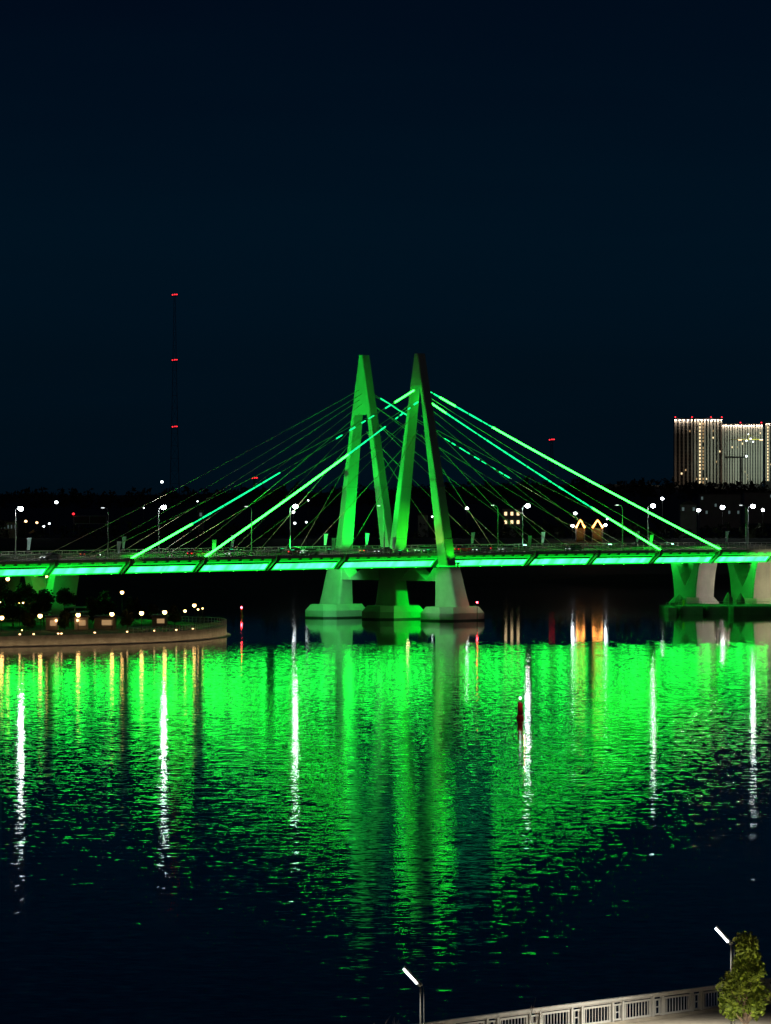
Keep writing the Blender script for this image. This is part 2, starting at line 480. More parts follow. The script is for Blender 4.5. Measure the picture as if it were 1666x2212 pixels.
for x in JN:
    for s in (-1, 1):
        g = MB(); z = ztop(x)
        lo = [(x - 0.45, s * 10.9, z - 3.1), (x + 0.45, s * 10.9, z - 3.1), (x + 0.45, s * 11.6, z - 3.1), (x - 0.45, s * 11.6, z - 3.1)]
        mid = [(x - 0.5, s * 13.0, z - 0.9), (x + 0.5, s * 13.0, z - 0.9), (x + 0.5, s * 14.5, z - 0.9), (x - 0.5, s * 14.5, z - 0.9)]
        up = [(x - 0.5, s * 13.4, z + 0.45), (x + 0.5, s * 13.4, z + 0.45), (x + 0.5, s * 14.7, z + 0.30), (x - 0.5, s * 14.7, z + 0.30)]
        if s < 0: lo, mid, up = lo[::-1], mid[::-1], up[::-1]
        g.loft([lo, mid, up]); g.build('anchor_beam', M['deck_steel'], bridge)
# small green marker lamps under the edge
g = MB()
for i in range(58):
    x = X0 + 5 + i * 7.2; g.box((x, -11.3, ztop(x) - 2.98), (0.14, 0.14, 0.10))
g.build('marker_lamps', M['led_green'], bridge)

# pylon: two A-frames side by side across the road make the M
def leg(yb, zb, yt, zt, a0, b0, a1, b1, proud=0.0, name='pylon_leg'):
    """a = width across the road, b = width along the road"""
    g = MB(); rings = []
    for k, z in enumerate((zb, zb + (zt - zb) * 0.125, zb + (zt - zb) * 0.37, zb + (zt - zb) * 0.61, zt)):
        f = (z - zb) / (zt - zb)
        y = yb + (yt - yb) * f; a = a0 + (a1 - a0) * f; b2 = b0 + (b1 - b0) * f
        c = 0.16
        pts = [(-b2/2, -a/2 + c), (-b2/2 + c, -a/2), (b2/2 - c, -a/2), (b2/2, -a/2 + c), (b2/2, a/2 - c), (b2/2 - c, a/2), (-b2/2 + c, a/2), (-b2/2, a/2 - c)]
        xc = -1.3 - proud + b2 / 2 - (b0 - 2.6) * 0.12 * (1 - f)   # the faces turned down the road lie in one plane
        rings.append([(xc + px, y + py, z) for px, py in pts])
    g.loft(rings)
    o = g.build(name, M['pylon_paint'], bridge)
    j = MB()
    for f in (0.125, 0.37, 0.61):       # horizontal casting joints, a slim raised band
        z = zb + (zt - zb) * f; y = yb + (yt - yb) * f
        a = a0 + (a1 - a0) * f + 0.10; b2 = b0 + (b1 - b0) * f + 0.10
        j.box((-1.3 - proud + (b2 - 0.10) / 2 - (b0 - 2.6) * 0.12 * (1 - f), y, z), (b2, a, 0.16))
    j.build('joint_band', M['concrete'], o)
    return o
AP_L, AP_R, ZT = 9.3, -8.4, 60.8
leg(17.0, 12.4, AP_L + 0.35, ZT, 2.2, 4.1, 0.45, 2.6)
leg(0.9, 12.4, AP_L - 0.25, ZT - 0.003, 2.9, 2.5, 0.55, 2.58, 0.003)
leg(-0.3, 12.4, AP_R + 0.35, ZT, 2.0, 4.1, 0.45, 2.6)
leg(-16.9, 12.4, AP_R - 0.25, ZT - 0.003, 3.0, 3.0, 0.55, 2.58, 0.003)

for yc, z0_ in ((AP_L, 47.0), (AP_R, 53.5)):     # the solid head where the two legs have grown together
    z1_ = ZT - 0.05
    f = (ZT - z0_) / 48.4
    hw = 0.30 + 7.4 * f
    MB().hexa([(-1.27, yc - hw, z0_), (1.2, yc - hw, z0_), (1.2, yc + hw, z0_), (-1.27, yc + hw, z0_)], [(-1.27, yc - 0.30, z1_), (1.2, yc - 0.30, z1_), (1.2, yc + 0.30, z1_), (-1.27, yc + 0.30, z1_)]).build('pylon_head', M['pylon_paint'], bridge)

# pedestals, cross beam and footings below the deck
def pedestal(yc, shift):
    g = MB(); rings = []
    for z, a, b2 in ((3.0, 7.0, 5.6), (6.0, 6.2, 5.0), (11.9, 4.9, 4.2)):
        pts = []
        y = yc + shift * (z - 3) / 9
        for i in range(28):
            q = 2 * math.pi * (i + 0.5) / 28
            cx, cy = math.cos(q), math.sin(q)
            ex = 2.0 / (9.0 if cx < 0.25 else 3.0)
            px = math.copysign(abs(cx) ** ex, cx) * b2 / 2
            py = math.copysign(abs(cy) ** ex, cy) * a / 2
            pts.append((px, y + py, z))
        rings.append(pts)
    g.loft(rings)
    o = g.build('pedestal', M['concrete'], bridge, smooth=False)
    cp = MB(); y = yc + shift
    cp.box((0, y, 12.02), (4.6, 5.3, 0.2)); cp.build('bearing_plate', M['dark_steel'], o)
    return o
pedestal(18.2, -1.2); pedestal(0.0, 0.1); pedestal(-18.9, 1.6)
prof = [(17.6, 11.85), (14.4, 11.85), (12.2, 9.1), (8.0, 11.8), (-8.0, 11.8), (-12.2, 9.1), (-14.4, 11.85), (-17.4, 11.85), (-17.4, 8.9), (17.6, 8.9)]
g = MB(); g.loft([[(-1.9, y, z) for y, z in prof][::-1], [(1.9, y, z) for y, z in prof][::-1]])
g.build('cross_beam', M['concrete'], bridge)
g = MB()
for s in (-1, 1):   # faceted haunches either side of the middle pedestal
    A = [(-2.6, s * 2.2, 9.0), (-2.6, s * 3.6, 9.0), (-2.6, s * 8.0, 11.7), (-2.6, s * 2.2, 11.7)]
    B = [(2.6, *p[1:]) for p in A]
    g.loft([A, B] if s < 0 else [A[::-1], B[::-1]])
g.build('haunch', M['concrete'], bridge)
def footing(yc, xc=0.0, b2=14.6, a=10.2, parent=bridge):
    def ring(z, ins):
        hx, hy, c = b2 / 2 - ins, a / 2 - ins, 2.2
        return [(xc + px, yc + py, z) for px, py in ((-hx, -hy + c), (-hx + c, -hy), (hx - c, -hy), (hx, -hy + c), (hx, hy - c), (hx - c, hy), (-hx + c, hy), (-hx, hy - c))]
    g = MB(); g.loft([ring(-1.5, 0), ring(1.75, 0), ring(3.15, 0.9)])
    o = g.build('footing', M['concrete'], parent)
    w = MB(); w.loft([ring(-0.3, -0.015), ring(0.34, -0.015)]); w.build('tide_band', M['dark_steel'], o)
for y in (18.4, 0.0, -18.6): footing(y)
# side-span piers: columns whose heads open into two wings
def pier(xc, yc, zb):
    def side(t):   # outer half width
        return 3.5 + 1.4 * t ** 2.2
    zt = ztop(xc) - 2.95
    g = MB(); n = 8
    outer_r = [(side(i / n), zb + (zt - zb) * i / n) for i in range(n + 1)]
    notch = [(3.0, zt), (2.5, zt - 1.6), (1.5, zt - 3.8), (0.0, zt - 6.2)]
    for s in (-1, 1):
        k = len(outer_r)
        prof = [(s * y, z) for y, z in outer_r] + [(s * y, z) for y, z in notch] + [(0, zb)]
        if s > 0: prof = prof[::-1]
        g.loft([[(xc - 3.4, yc + y, z) for y, z in prof], [(xc + 3.4, yc + y, z) for y, z in prof]])
    o = g.build('pier', M['concrete'], bridge)
    c = MB(); c.box((xc, yc, zt - 0.28), (2.6, 5.6, 0.5)); c.build('bearing_beam', M['dark_steel'], o)
    return o
for xp, zb in ((118, 1.0), (-113, 1.0), (232, 1.0)):
    for yp in (9.2, -9.2): pier(xp, yp, zb)
for yp in (9.2, -9.2): footing(yp, 118.0, 12.0, 10.0)

# stay cables
ATT = [(100, -95, 52.9), (77.5, -73.4, 50.6), (55, -51.5, 47.5), (33, -30, 43.2)]
def cable_pts(x, ya, za, xe, ye, n=14):
    p = Vector((x, ya, za)); q = Vector((xe, ye, ztop(xe) + 0.3))
    L = (q - p).length
    return [p.lerp(q, i / n) - Vector((0, 0, 4 * L * 0.006 * (i / n) * (1 - i / n))) for i in range(n + 1)]
def along(pts, f):
    k = f * (len(pts) - 1); i = min(int(k), len(pts) - 2); return pts[i].lerp(pts[i + 1], k - i)
def cable(xs_, ya, za, xe, ye, lit=None):
    pts = cable_pts(xs_, ya, za, xe, ye)
    o = MB().path(pts, 0.068).build('stay_cable', M['cable'], bridge)
    if lit:
        rnd = random.Random(int(xe * 7 + ye))
        for m_name, rad, spans in lit:
            for f0, f1, gap in spans:
                g = MB()
                if gap == 0:
                    k = max(2, int((f1 - f0) * 16))
                    g.path([along(pts, f0 + (f1 - f0) * i / k) for i in range(k + 1)], rad, 8)
                else:
                    f = f0
                    while f < f1:
                        ln = rnd.uniform(0.008, 0.022)
                        g.path([along(pts, f), along(pts, min(1, f + ln))], rad * rnd.uniform(0.6, 1.0), 8)
                        f += ln + gap * rnd.uniform(0.3, 1.5)
                g.build('led_sleeve', M[m_name], o)
for i, (xr, xl, z) in enumerate(ATT):
    for ya, ye, dz in ((AP_L + 0.3, 14.2, 0.0), (AP_L - 0.5, 1.3, -0.9), (AP_R + 0.5, -1.3, -0.9), (AP_R - 0.3, -14.3, 0.0)):
        zr = z + dz; lr = ll = None
        if ye < -10 and i == 0:
            lr = [('led_green', 0.21, [(0.05, 0.10, 0), (0.22, 1.0, 0)]), ('led_cyan', 0.20, [(0.0, 0.05, 0.004), (0.10, 0.22, 0.004)])]
            ll = [('led_green', 0.21, [(0.015, 0.085, 0), (0.80, 1.0, 0)]), ('led_cyan', 0.20, [(0.10, 0.30, 0.03), (0.50, 0.80, 0.003)])]
        if ye < -10 and i == 1:
            lr = [('led_green', 0.20, [(0.0, 0.09, 0), (0.70, 1.0, 0)]), ('led_cyan', 0.19, [(0.09, 0.70, 0.004)])]
            ll = [('led_green', 0.22, [(0.34, 1.0, 0)]), ('led_cyan', 0.20, [(0.0, 0.12, 0.02), (0.16, 0.34, 0.003)])]
        if ye > 10 and i == 0:
            lr = [('led_cyan', 0.16, [(0.05, 0.17, 0.0), (0.28, 0.52, 0.012)])]
        cable(1.0, ya, zr, xr, ye, lr)
        cable(-1.0, ya, zr - (0.9 if i == 1 and ye < -10 else 0), xl, ye, ll)

# green floodlights on the deck aimed at the pylon, each a fixture with its light
def floodlight(x, y, z, target, energy, spot, color=(0.0, 1.0, 0.09), label='', blend=0.5, size=0.6, show=True):
    o = empty('floodlight', bw(x, y, z), AL)
    tag(o, label, 'floodlight', 'green floodlights along the bridge deck')
    g = MB().box((0, 0, 0.35), (0.12, 0.6, 0.7)).build('bracket', M['dark_steel'], o)
    g = MB().box((0, 0, 0.85), (0.7, 0.7, 0.35)).build('housing', M['dark_steel'], o)
    l = MB().box((0, 0, 1.06), (0.55, 0.55, 0.05)).build('lens', M['flood_green' if show else 'led_cyan'], o)
    sp_ = add_light('floodlight_beam', 'SPOT', (0, 0, 1.25), (0, 0, 0), energy, color, size, spot, blend)
    dv = Vector(target) - Vector((x, y, z + 1.25))
    sp_.rotation_euler = dv.to_track_quat('-Z', 'Y').to_euler()
    sp_.parent = o
    return o
G = (0.0, 1.0, 0.055)
floodlight(-42, 10.0, 15.2, (0, 10.5, 46), 165000, 40, G, 'green floodlight on the deck left of the pylon, aimed at the rear A-frame', show=False)
floodlight(-42, -9.5, 15.2, (0, -9.6, 33), 115000, 36, G, 'green floodlight on the deck left of the pylon, aimed at the front A-frame', 0.35, show=False)
floodlight(-24, 12.0, 15.2, (0, 14.5, 20), 22000, 44, G, 'green floodlight at the far railing, aimed at the foot of the rearmost pylon leg', show=False)
floodlight(-24, -3.0, 15.2, (0, -3, 21), 24000, 56, G, 'green floodlight beside the median, aimed at the middle feet of the pylon', show=False)
floodlight(3.5, -8.5, 15.2, (0.5, -1.0, 21), 5200, 70, (0.02, 1.0, 0.02), 'green floodlight on the deck between the legs of the front A-frame', show=False)
floodlight(3.5, 5.5, 15.2, (0.5, 14.0, 27), 16000, 110, G, 'green floodlight on the deck between the legs of the rear A-frame', show=False)
floodlight(-13.0, -14.6, 14.9, (-1.5, -17.0, 17.5), 5000, 62, (0.03, 1.0, 0.03), 'green floodlight on the near deck edge left of the front pylon leg', show=False)
floodlight(0.2, -20.1, 12.15, (0.2, -18.2, 18), 1500, 100, (0.02, 1.0, 0.02), 'green floodlight on the pedestal top at the foot of the front pylon leg', show=False)
floodlight(-4.6, -15.5, 15.0, (-1.6, -16, 21), 800, 90, (0.55, 1.0, 0.12), 'yellow-green floodlight at the near deck edge, close left of the front pylon leg', show=False)
for uu, lbl in ((1134, 'first'), (1318, 'second'), (1452, 'third')):
    pass
def xb(u, y):
    k = (u - U0) / F_PX
    return (k * (BO.y + y * CA) - BO.x + y * SA) / (CA - k * SA)
for u, lb in ((1134, 'bright green floodlight at the far railing beside the first street lamp right of the pylon'),
              (1318, 'bright green floodlight at the far railing left of the inner lit cable foot'),
              (1452, 'bright green floodlight at the far railing between the two lit cable feet')):
    x = xb(u, 12.9); floodlight(x, 12.9, ztop(x) + 0.3, (x - 20, 9, 40), 900, 60, (0.1, 1, 0.4), lb)
# light below the deck that the photo shows on pedestals and footings
def under(name, loc, tgt, e_, colr, spot, blend=0.5, size=0.8):
    o = add_light(name, 'SPOT', bw(*loc), bw(*tgt), e_, colr, size, spot, blend)
    return o
under('underdeck_flood', (-30, -8, 11.4), (0, 19, 5.5), 26000, (0.17, 1.0, 0.36), 27)
under('underdeck_flood', (-30, -24, 10.5), (0, -19, 5.0), 11000, (0.50, 1.0, 0.60), 28)
under('underdeck_flood', (13, -26, 9.0), (0, -19, 4.5), 2600, (0.75, 1.0, 0.60), 60)
under('underdeck_flood', (6.0, -12.5, 5.6), (1.0, -4.5, 1.2), 7000, (0.0, 1.0, 0.03), 62, 0.12, 0.1)
under('underdeck_flood', (14, 9, 10.0), (1, 0, 5), 700, (1.0, 0.75, 0.4), 60)
under('underdeck_flood', (-6, 8, 11.0), (-1, 17, 4), 500, (0.3, 1.0, 0.4), 70)
under('underdeck_flood', (92, 9, 11.4), (117, 9.5, 9), 3600, (0.0, 1.0, 0.10), 40)
under('underdeck_flood', (94, -12, 11.4), (118, -9, 9.5), 6000, (0.0, 1.0, 0.06), 42)
under('underdeck_flood', (121, -5.0, 3.4), (118, 6.2, 7.5), 2600, (1.0, 0.93, 0.75), 95, 0.5)
under('underdeck_flood', (123, -27, 3.0), (118.5, -12, 7.5), 6500, (1.0, 0.93, 0.55), 60)
under('underdeck_flood', (-126, -18, 11.0), (-113, -9, 9), 5000, (0.0, 1.0, 0.06), 50)
# ------------------------------------------------------------------ street lamps on the bridge
LG = 'street lamps along the bridge'
def lamp_proto(name, arm, lit):
    o = empty(name, (0, 0, 0), AL)
    s = arm
    MB().tube((0, 0, 0), (0, 0, 10.2), 0.16, 0.09, 8).build('pole', M['steel_grey'], o)
    pts = [Vector((0, 0, 10.2)), Vector((0, 0.25 * s, 10.7)), Vector((0, 0.8 * s, 10.98)), Vector((0, 1.5 * s, 11.0))]
    MB().path(pts, 0.07).build('arm', M['steel_grey'], o)
    h = MB(); h.hexa([(-0.18, 1.3 * s - 0.1, 10.93), (0.18, 1.3 * s - 0.1, 10.93), (0.22, 1.3 * s + 0.75 * s, 10.97), (-0.22, 1.3 * s + 0.75 * s, 10.97)][::s],
                     [(-0.14, 1.3 * s, 11.12), (0.14, 1.3 * s, 11.12), (0.14, 1.3 * s + 0.65 * s, 11.12), (-0.14, 1.3 * s + 0.65 * s, 11.12)][::s])
    h.build('lamp_head', M['lamp_dim' if not lit else 'steel_grey'], o)
    if lit:
        MB().sphere((0, 1.65 * s, 10.85), 0.58, 10, 0.8).build('lamp_glass', M['lamp_white'], o)
    MB().lathe((0, 0, 0), [(0.3, 0), (0.3, 0.3), (0.18, 0.45)], 8).build('base', M['steel_grey'], o)
    return o
lit0 = lamp_proto('street_lamp', -1, True)
far_l = [(34, 'lit white street lamp at the far railing, leftmost on the bridge'),
         (343, 'lit white street lamp at the far railing behind the leftmost orange cables'),
         (627, 'lit white street lamp touching the long lit cable left of the pylon'),
         (1129, 'lit white street lamp at the far railing right of the pylon'),
         (1400, 'lit white street lamp at the far railing just above the outer lit cable'),
         (1616, 'lit white street lamp at the far railing below the floodlit high-rise')]
for i, (u, lb) in enumerate(far_l):
    o = lit0 if i == 0 else copy_thing(lit0)
    x = xb(u, 13.7); o.location = bw(x, 13.7, ztop(x)); tag(o, lb, 'street lamp', LG)
    add_light('lamp_beam', 'SPOT', bw(x, 11.9, ztop(x) + 10.3), bw(x, 2, ztop(x)), 4200, (0.95, 1.0, 0.92), 0.3, 120, 0.6)
dim0 = lamp_proto('street_lamp', 1, False)
near_l = [(234, 'grey hooked street lamp at the near railing, leftmost of the unlit-looking ones'),
          (544, 'grey hooked street lamp at the near railing left of the pylon, behind the lit cable'),
          (830, 'dark hooked street lamp standing before the middle foot of the pylon'),
          (1076, 'dark street lamp at the near railing between the pylon and the lit white lamp'),
          (1345, 'grey hooked street lamp at the near railing between the two lit cables'),
          (1612, 'grey hooked street lamp at the near railing beside the rightmost lit white lamp')]
for i, (u, lb) in enumerate(near_l):
    o = dim0 if i == 0 else copy_thing(dim0)
    x = xb(u, -13.5); o.location = bw(x, -13.5, ztop(x)); tag(o, lb, 'street lamp', LG)
    add_light('lamp_beam', 'SPOT', bw(x, -11.9, ztop(x) + 10.7), bw(x, -4, ztop(x)), 2600, (1.0, 0.95, 0.8), 0.3, 120, 0.6)

# ------------------------------------------------------------------ banners
def banner_proto():
    o = empty('feather_banner', (0, 0, 0), 0)
    MB().tube((0, 0, 0), (0, 0, 4.4), 0.05, 0.03).build('pole', M['steel_grey'], o)
    g = MB(); n = 8; rings = []
    for i in range(n + 1):
        f = i / n; z = 1.7 + 2.6 * f
        wdt = 0.50 + 0.42 * f
        bow = 0.07 * math.sin(5 * f)
        rings.append([(0.04, bow - 0.012, z), (0.04 + wdt, bow * 1.8 - 0.012, z + 0.05 * f), (0.04 + wdt, bow * 1.8 + 0.012, z + 0.05 * f), (0.04, bow + 0.012, z)])
    g.loft(rings); g.build('cloth', M['banner'], o)
    return o
bp0 = banner_proto()
bn = [(59, 14.3, 'pale banner at the far railing beside the leftmost lit lamp'),
      (253, -12.9, 'pale banner at the left end, front one of the pair beside the near hooked lamp'),
      (264, 13.0, 'pale banner at the left end, rear one of the pair beside the near hooked lamp'),
      (459, -12.9, 'pale banner just above the foot of the long lit cable'),
      (499, 13.0, 'greenish banner touching the long lit cable from behind'),
      (700, 13.0, 'dim teal banner left of the rearmost pylon leg'),
      (717, -12.9, 'teal banner hanging against the left edge of the rearmost pylon leg'),
      (790, 13.0, 'teal banner between the rearmost pylon leg and the middle of the M'),
      (848, -12.9, 'white banner in front of the middle foot of the pylon'),
      (1018, 13.0, 'teal banner right of the front pylon leg'),
      (1141, -12.9, 'teal banner beside the lit lamp right of the pylon, front one of a pair'),
      (1170, 13.0, 'white banner right of the lit lamp right of the pylon, rear one of a pair'),
      (1374, 13.0, 'dim banner behind the inner lit cable right of the pylon'),
      (1404, -12.9, 'white banner between the inner and outer lit cables'),
      (1567, 13.0, 'white banner at the far railing, rightmost on the bridge')]
for i, (u, y, lb) in enumerate(bn):
    o = bp0 if i == 0 else copy_thing(bp0)
    x = xb(u, y); o.location = bw(x, y, ztop(x) + (0.2 if y > 0 else -0.4)); tag(o, lb, 'banner', 'feather banners along the bridge')
    o.rotation_euler = (0, 0, random.uniform(-0.35, 0.35))

# ------------------------------------------------------------------ cars
def car_proto(paint, head, tall=0.0):
    """car pointing to +x"""
    o = empty('car', (0, 0, 0), 0)
    g = MB()
    sec = [(-2.2, 0.45, 0.85, 0.82), (-2.1, 0.30, 0.98, 0.88), (-1.3, 0.25, 1.02, 0.9), (0.9, 0.25, 1.00, 0.9), (1.9, 0.28, 0.86, 0.86), (2.25, 0.42, 0.66, 0.76)]
    g.loft([[(x, -w_, z0), (x, w_, z0), (x, w_, (z0 + z1) / 2), (x, w_ * 0.93, z1), (x, -w_ * 0.93, z1), (x, -w_, (z0 + z1) / 2)] for x, z0, z1, w_ in sec])
    body = g.build('body', M[paint], o)
    c = MB(); h = 1.45 + tall
    c.hexa([(-1.9, -0.8, 0.99), (0.95, -0.8, 0.99), (0.95, 0.8, 0.99), (-1.9, 0.8, 0.99)], [(-1.35, -0.62, h), (0.15, -0.62, h), (0.15, 0.62, h), (-1.35, 0.62, h)])
    c.build('cabin', M['glass_dark'], o)
    MB().hexa([(-1.40, -0.66, h - 0.02), (0.2, -0.66, h - 0.02), (0.2, 0.66, h - 0.02), (-1.40, 0.66, h - 0.02)], [(-1.3, -0.58, h + 0.06), (0.1, -0.58, h + 0.06), (0.1, 0.58, h + 0.06), (-1.3, 0.58, h + 0.06)]).build('roof', M[paint], o)
    for x in (-1.35, 1.4):
        for y in (-0.8, 0.8):
            MB().tube((x, y - 0.12, 0.33), (x, y + 0.12, 0.33), 0.33, 0.33, 12).build('wheel', M['rubber'], o)
    for y in (-0.6, 0.6):
        MB().box((2.24, y, 0.62), (0.12, 0.36, 0.16)).build('headlight', M['lamp_far_dim'], o)
        MB().box((-2.2, y, 0.75), (0.12, 0.32, 0.16)).build('tail_light', M['lamp_red'], o)
    return o
cp = {k: car_proto(k, None) for k in ('car_white', 'car_red', 'car_dark', 'car_silver')}
used = set()
cars = [('car_silver', 109, -9.0, 1, 'silver car with bright headlights at the left end of the bridge'),
        ('car_dark', 195, 6.0, 0, 'dark car passing behind the railing left of the first near lamp'),
        ('car_red', 426, -5.0, 0, 'red car with glowing tail lights left of the long lit cable'),
        ('car_silver', 507, -9.0, 1, 'silver car with headlights on just right of the foot of the long lit cable'),
        ('car_red', 643, -5.0, 0, 'red car under the lit lamp left of the pylon'),
        ('car_white', 668, -9.0, 1, 'white car close behind the red car under the lit lamp'),
        ('car_dark', 797, -5.0, 0, 'dark car between the two left feet of the pylon'),
        ('car_dark', 829, -9.0, 1, 'dark car with amber lights before the middle foot of the pylon'),
        ('car_white', 916, -5.0, 1, 'white car just left of the front pylon leg'),
        ('car_silver', 935, -9.5, 1, 'silver car half hidden by the front pylon leg'),
        ('car_red', 1001, -5.0, 0, 'red car just right of the front pylon leg'),
        ('car_dark', 1040, -9.0, 1, 'dark car second to the right of the front pylon leg'),
        ('car_dark', 1070, 6.0, 0, 'dark car beside the dark lamp right of the pylon'),
        ('car_silver', 1096, -5.0, 1, 'silver car left of the nearest green floodlight right of the pylon'),
        ('car_dark', 1240, -9.0, 1, 'dark car between the lit lamp and the inner lit cable right of the pylon')]
for k, u, y, fw, lb in cars:
    o = cp[k] if k not in used else copy_thing(cp[k])
    used.add(k)
    x = xb(u, y); o.location = bw(x, y, ztop(x) + 0.14)
    o.rotation_euler = (0, 0, AL + (math.pi if fw else 0))
    tag(o, lb, 'car', 'cars crossing the bridge')

# ------------------------------------------------------------------ right pontoon and things on it
def pontoon_block(u0, u1, d0, d1, ztp, name, label, m='pontoon_steel'):
    x0, x1 = (u0 - U0) * d0 / F_PX, (u1 - U0) * d0 / F_PX
    o = empty(name, ((x0 + x1) / 2, (d0 + d1) / 2, 0))
    hx, hy = (x1 - x0) / 2, (d1 - d0) / 2
    g = MB(); c = 0.8
    def ring(z, ins): return [(px, py, z) for px, py in ((-hx + ins, -hy + c + ins), (-hx + c + ins, -hy + ins), (hx - ins, -hy + ins), (hx - ins, hy - ins), (-hx + ins, hy - ins))]
    g.loft([ring(-0.8, 0), ring(ztp - 0.25, 0), ring(ztp, 0.12)])
    g.build('hull', M[m], o)
    r = MB(); n = max(2, int((x1 - x0) / 2.4))
    for i in range(n + 1):
        r.tube((-hx + 0.3 + (2 * hx - 0.6) * i / n, -hy + 0.4, ztp), (-hx + 0.3 + (2 * hx - 0.6) * i / n, -hy + 0.4, ztp + 1.1), 0.05)
    for h in (0.55, 1.1): r.tube((-hx + 0.3, -hy + 0.4, ztp + h), (hx - 0.3, -hy + 0.4, ztp + h), 0.045)
    r.build('handrail', M['steel_grey'], o)
    tag(o, label, 'pontoon', 'pontoons moored at the right-hand piers')
    return o
pontoon_block(1437, 1462, 1066, 1090, 1.75, 'pontoon', 'short pale pontoon at the left end, darker underneath, below the white reflection')
pontoon_block(1463, 1519, 1068, 1094, 2.0, 'pontoon', 'green-lit pontoon in front of the left pier of the right-hand pair')
pontoon_block(1520, 1577, 1070, 1096, 1.9, 'pontoon', 'dark shaded pontoon between the two right-hand piers')
pontoon_block(1578, 1720, 1064, 1090, 2.0, 'pontoon', 'long green-lit pontoon in front of the rightmost pier')
def rock(u, v0, v1, d, wpx, name, label, cat):
    p = at(u, v0, d); h = (v0 - v1) * d / F_PX; r = wpx * d / F_PX / 2
    g = MB(); g.lathe((0, 0, 0), [(r, 0), (r * 1.05, h * 0.3), (r * 0.92, h * 0.55), (r * 0.5, h * 0.8), (r * 0.12, h)], 9)
    rnd = random.Random(u)
    g.v = [(x * rnd.uniform(0.9, 1.1), y * rnd.uniform(0.9, 1.1), z) for x, y, z in g.v]
    o = g.build(name, M['pale_tarp']); o.location = p
    tag(o, label, cat, 'covered heaps on the pontoons')
rock(1482 - 14, 1307, 1284, 1080, 20, 'covered_heap', 'pale pointed covered heap near the left end of the pontoons', 'covered heap')
rock(1573, 1308, 1280, 1082, 20, 'covered_heap', 'pale bell-shaped covered heap between the right-hand piers', 'covered heap')
rock(1600, 1308, 1281, 1083, 17, 'covered_heap', 'pale leaning covered heap against the left edge of the rightmost pier', 'covered heap')
p = at(1477, 1309, 1070)
o = empty('mooring_post', p)
MB().lathe((0, 0, 0), [(0.32, 0), (0.22, 0.2), (0.2, 1.0), (0.34, 1.15), (0.3, 1.45)], 10).build('post', M['yellow'], o)
MB().tube((-0.5, 0, 0.95), (0.5, 0, 0.95), 0.08).build('cross_bar', M['yellow'], o)
tag(o, 'small yellow mooring post standing on the green-lit pontoon', 'mooring post')

# ------------------------------------------------------------------ buoys
def buoy(loc, name, label, h, lit):
    o = empty(name, loc)
    k = h / 2.7
    MB().lathe((0, 0, 0), [(0.3 * k, -0.5 * k), (0.42 * k, -0.1 * k), (0.45 * k, 0.25 * k), (0.30 * k, 0.45 * k)], 14).build('float', M['buoy_red'], o, True)
    MB().lathe((0, 0, 0), [(0.28 * k, 0.45 * k), (0.30 * k, 1.0 * k), (0.28 * k, 1.75 * k), (0.10 * k, 1.95 * k)], 14).build('tower', M['buoy_red'], o, True)
    r = MB()
    for i in range(4):
        a = i * 1.57 + 0.5; r.tube((0.28 * k * math.cos(a), 0.28 * k * math.sin(a), 1.7 * k), (0.09 * k * math.cos(a), 0.09 * k * math.sin(a), 2.25 * k), 0.03 * k)
    r.build('lamp_cage', M['dark_steel'], o)
    MB().sphere((0, 0, 2.4 * k), 0.17 * k * (1.6 if lit else 0.8), 10).build('lamp', M['lamp_red_hot' if lit else 'lamp_far_dim'], o)
    if not lit:
        L_ = add_light('buoy_fill', 'POINT', (0.5, -1.1, 2.9), (0, 0, 0), 26, (1.0, 0.35, 0.3), 0.1); L_.parent = o  # added fill in front of the buoy, brightens its dark body
    tag(o, label, 'buoy', 'river buoys')
D_b = F_PX * H_CAM / (1553 - V0)
o = buoy(at_x(1124, D_b, 0), 'channel_buoy', 'dark red channel buoy floating on the green rippled water right of the pylon', 2.9, False)
D_b = F_PX * H_CAM / (1331 - V0)
buoy(at_x(522, D_b, 0), 'channel_buoy', 'red channel buoy with a glowing red lamp between the left quay and the pylon', 2.3, True)
o = empty('navigation_light', bw(3.0, -24.5, 0)); p = at_x(1031, 1008, 3.1)
o.location = p
MB().tube((0, 0, -3.4), (0, 0, 0.9), 0.08).build('post', M['dark_steel'], o)
MB().sphere((0, 0, 1.1), 0.2).build('lamp', M['lamp_red_hot'], o)
tag(o, 'small red navigation light on a post by the right end of the front footing', 'navigation light')

# ------------------------------------------------------------------ left quay
def quay_pt(u, d): return Vector(((u - U0) * d / F_PX, d))
front = [(-260, 800), (-120, 812), (0, 826), (80, 831), (155, 836), (245, 843), (331, 851), (400, 862), (445, 873), (475, 885), (489, 896), (490, 906), (480, 914), (455, 919), (426, 922), (395, 926), (350, 934), (300, 950), (230, 985), (120, 1040), (-60, 1120), (-300, 1150)]
pts = [quay_pt(u, d) for u, d in front]
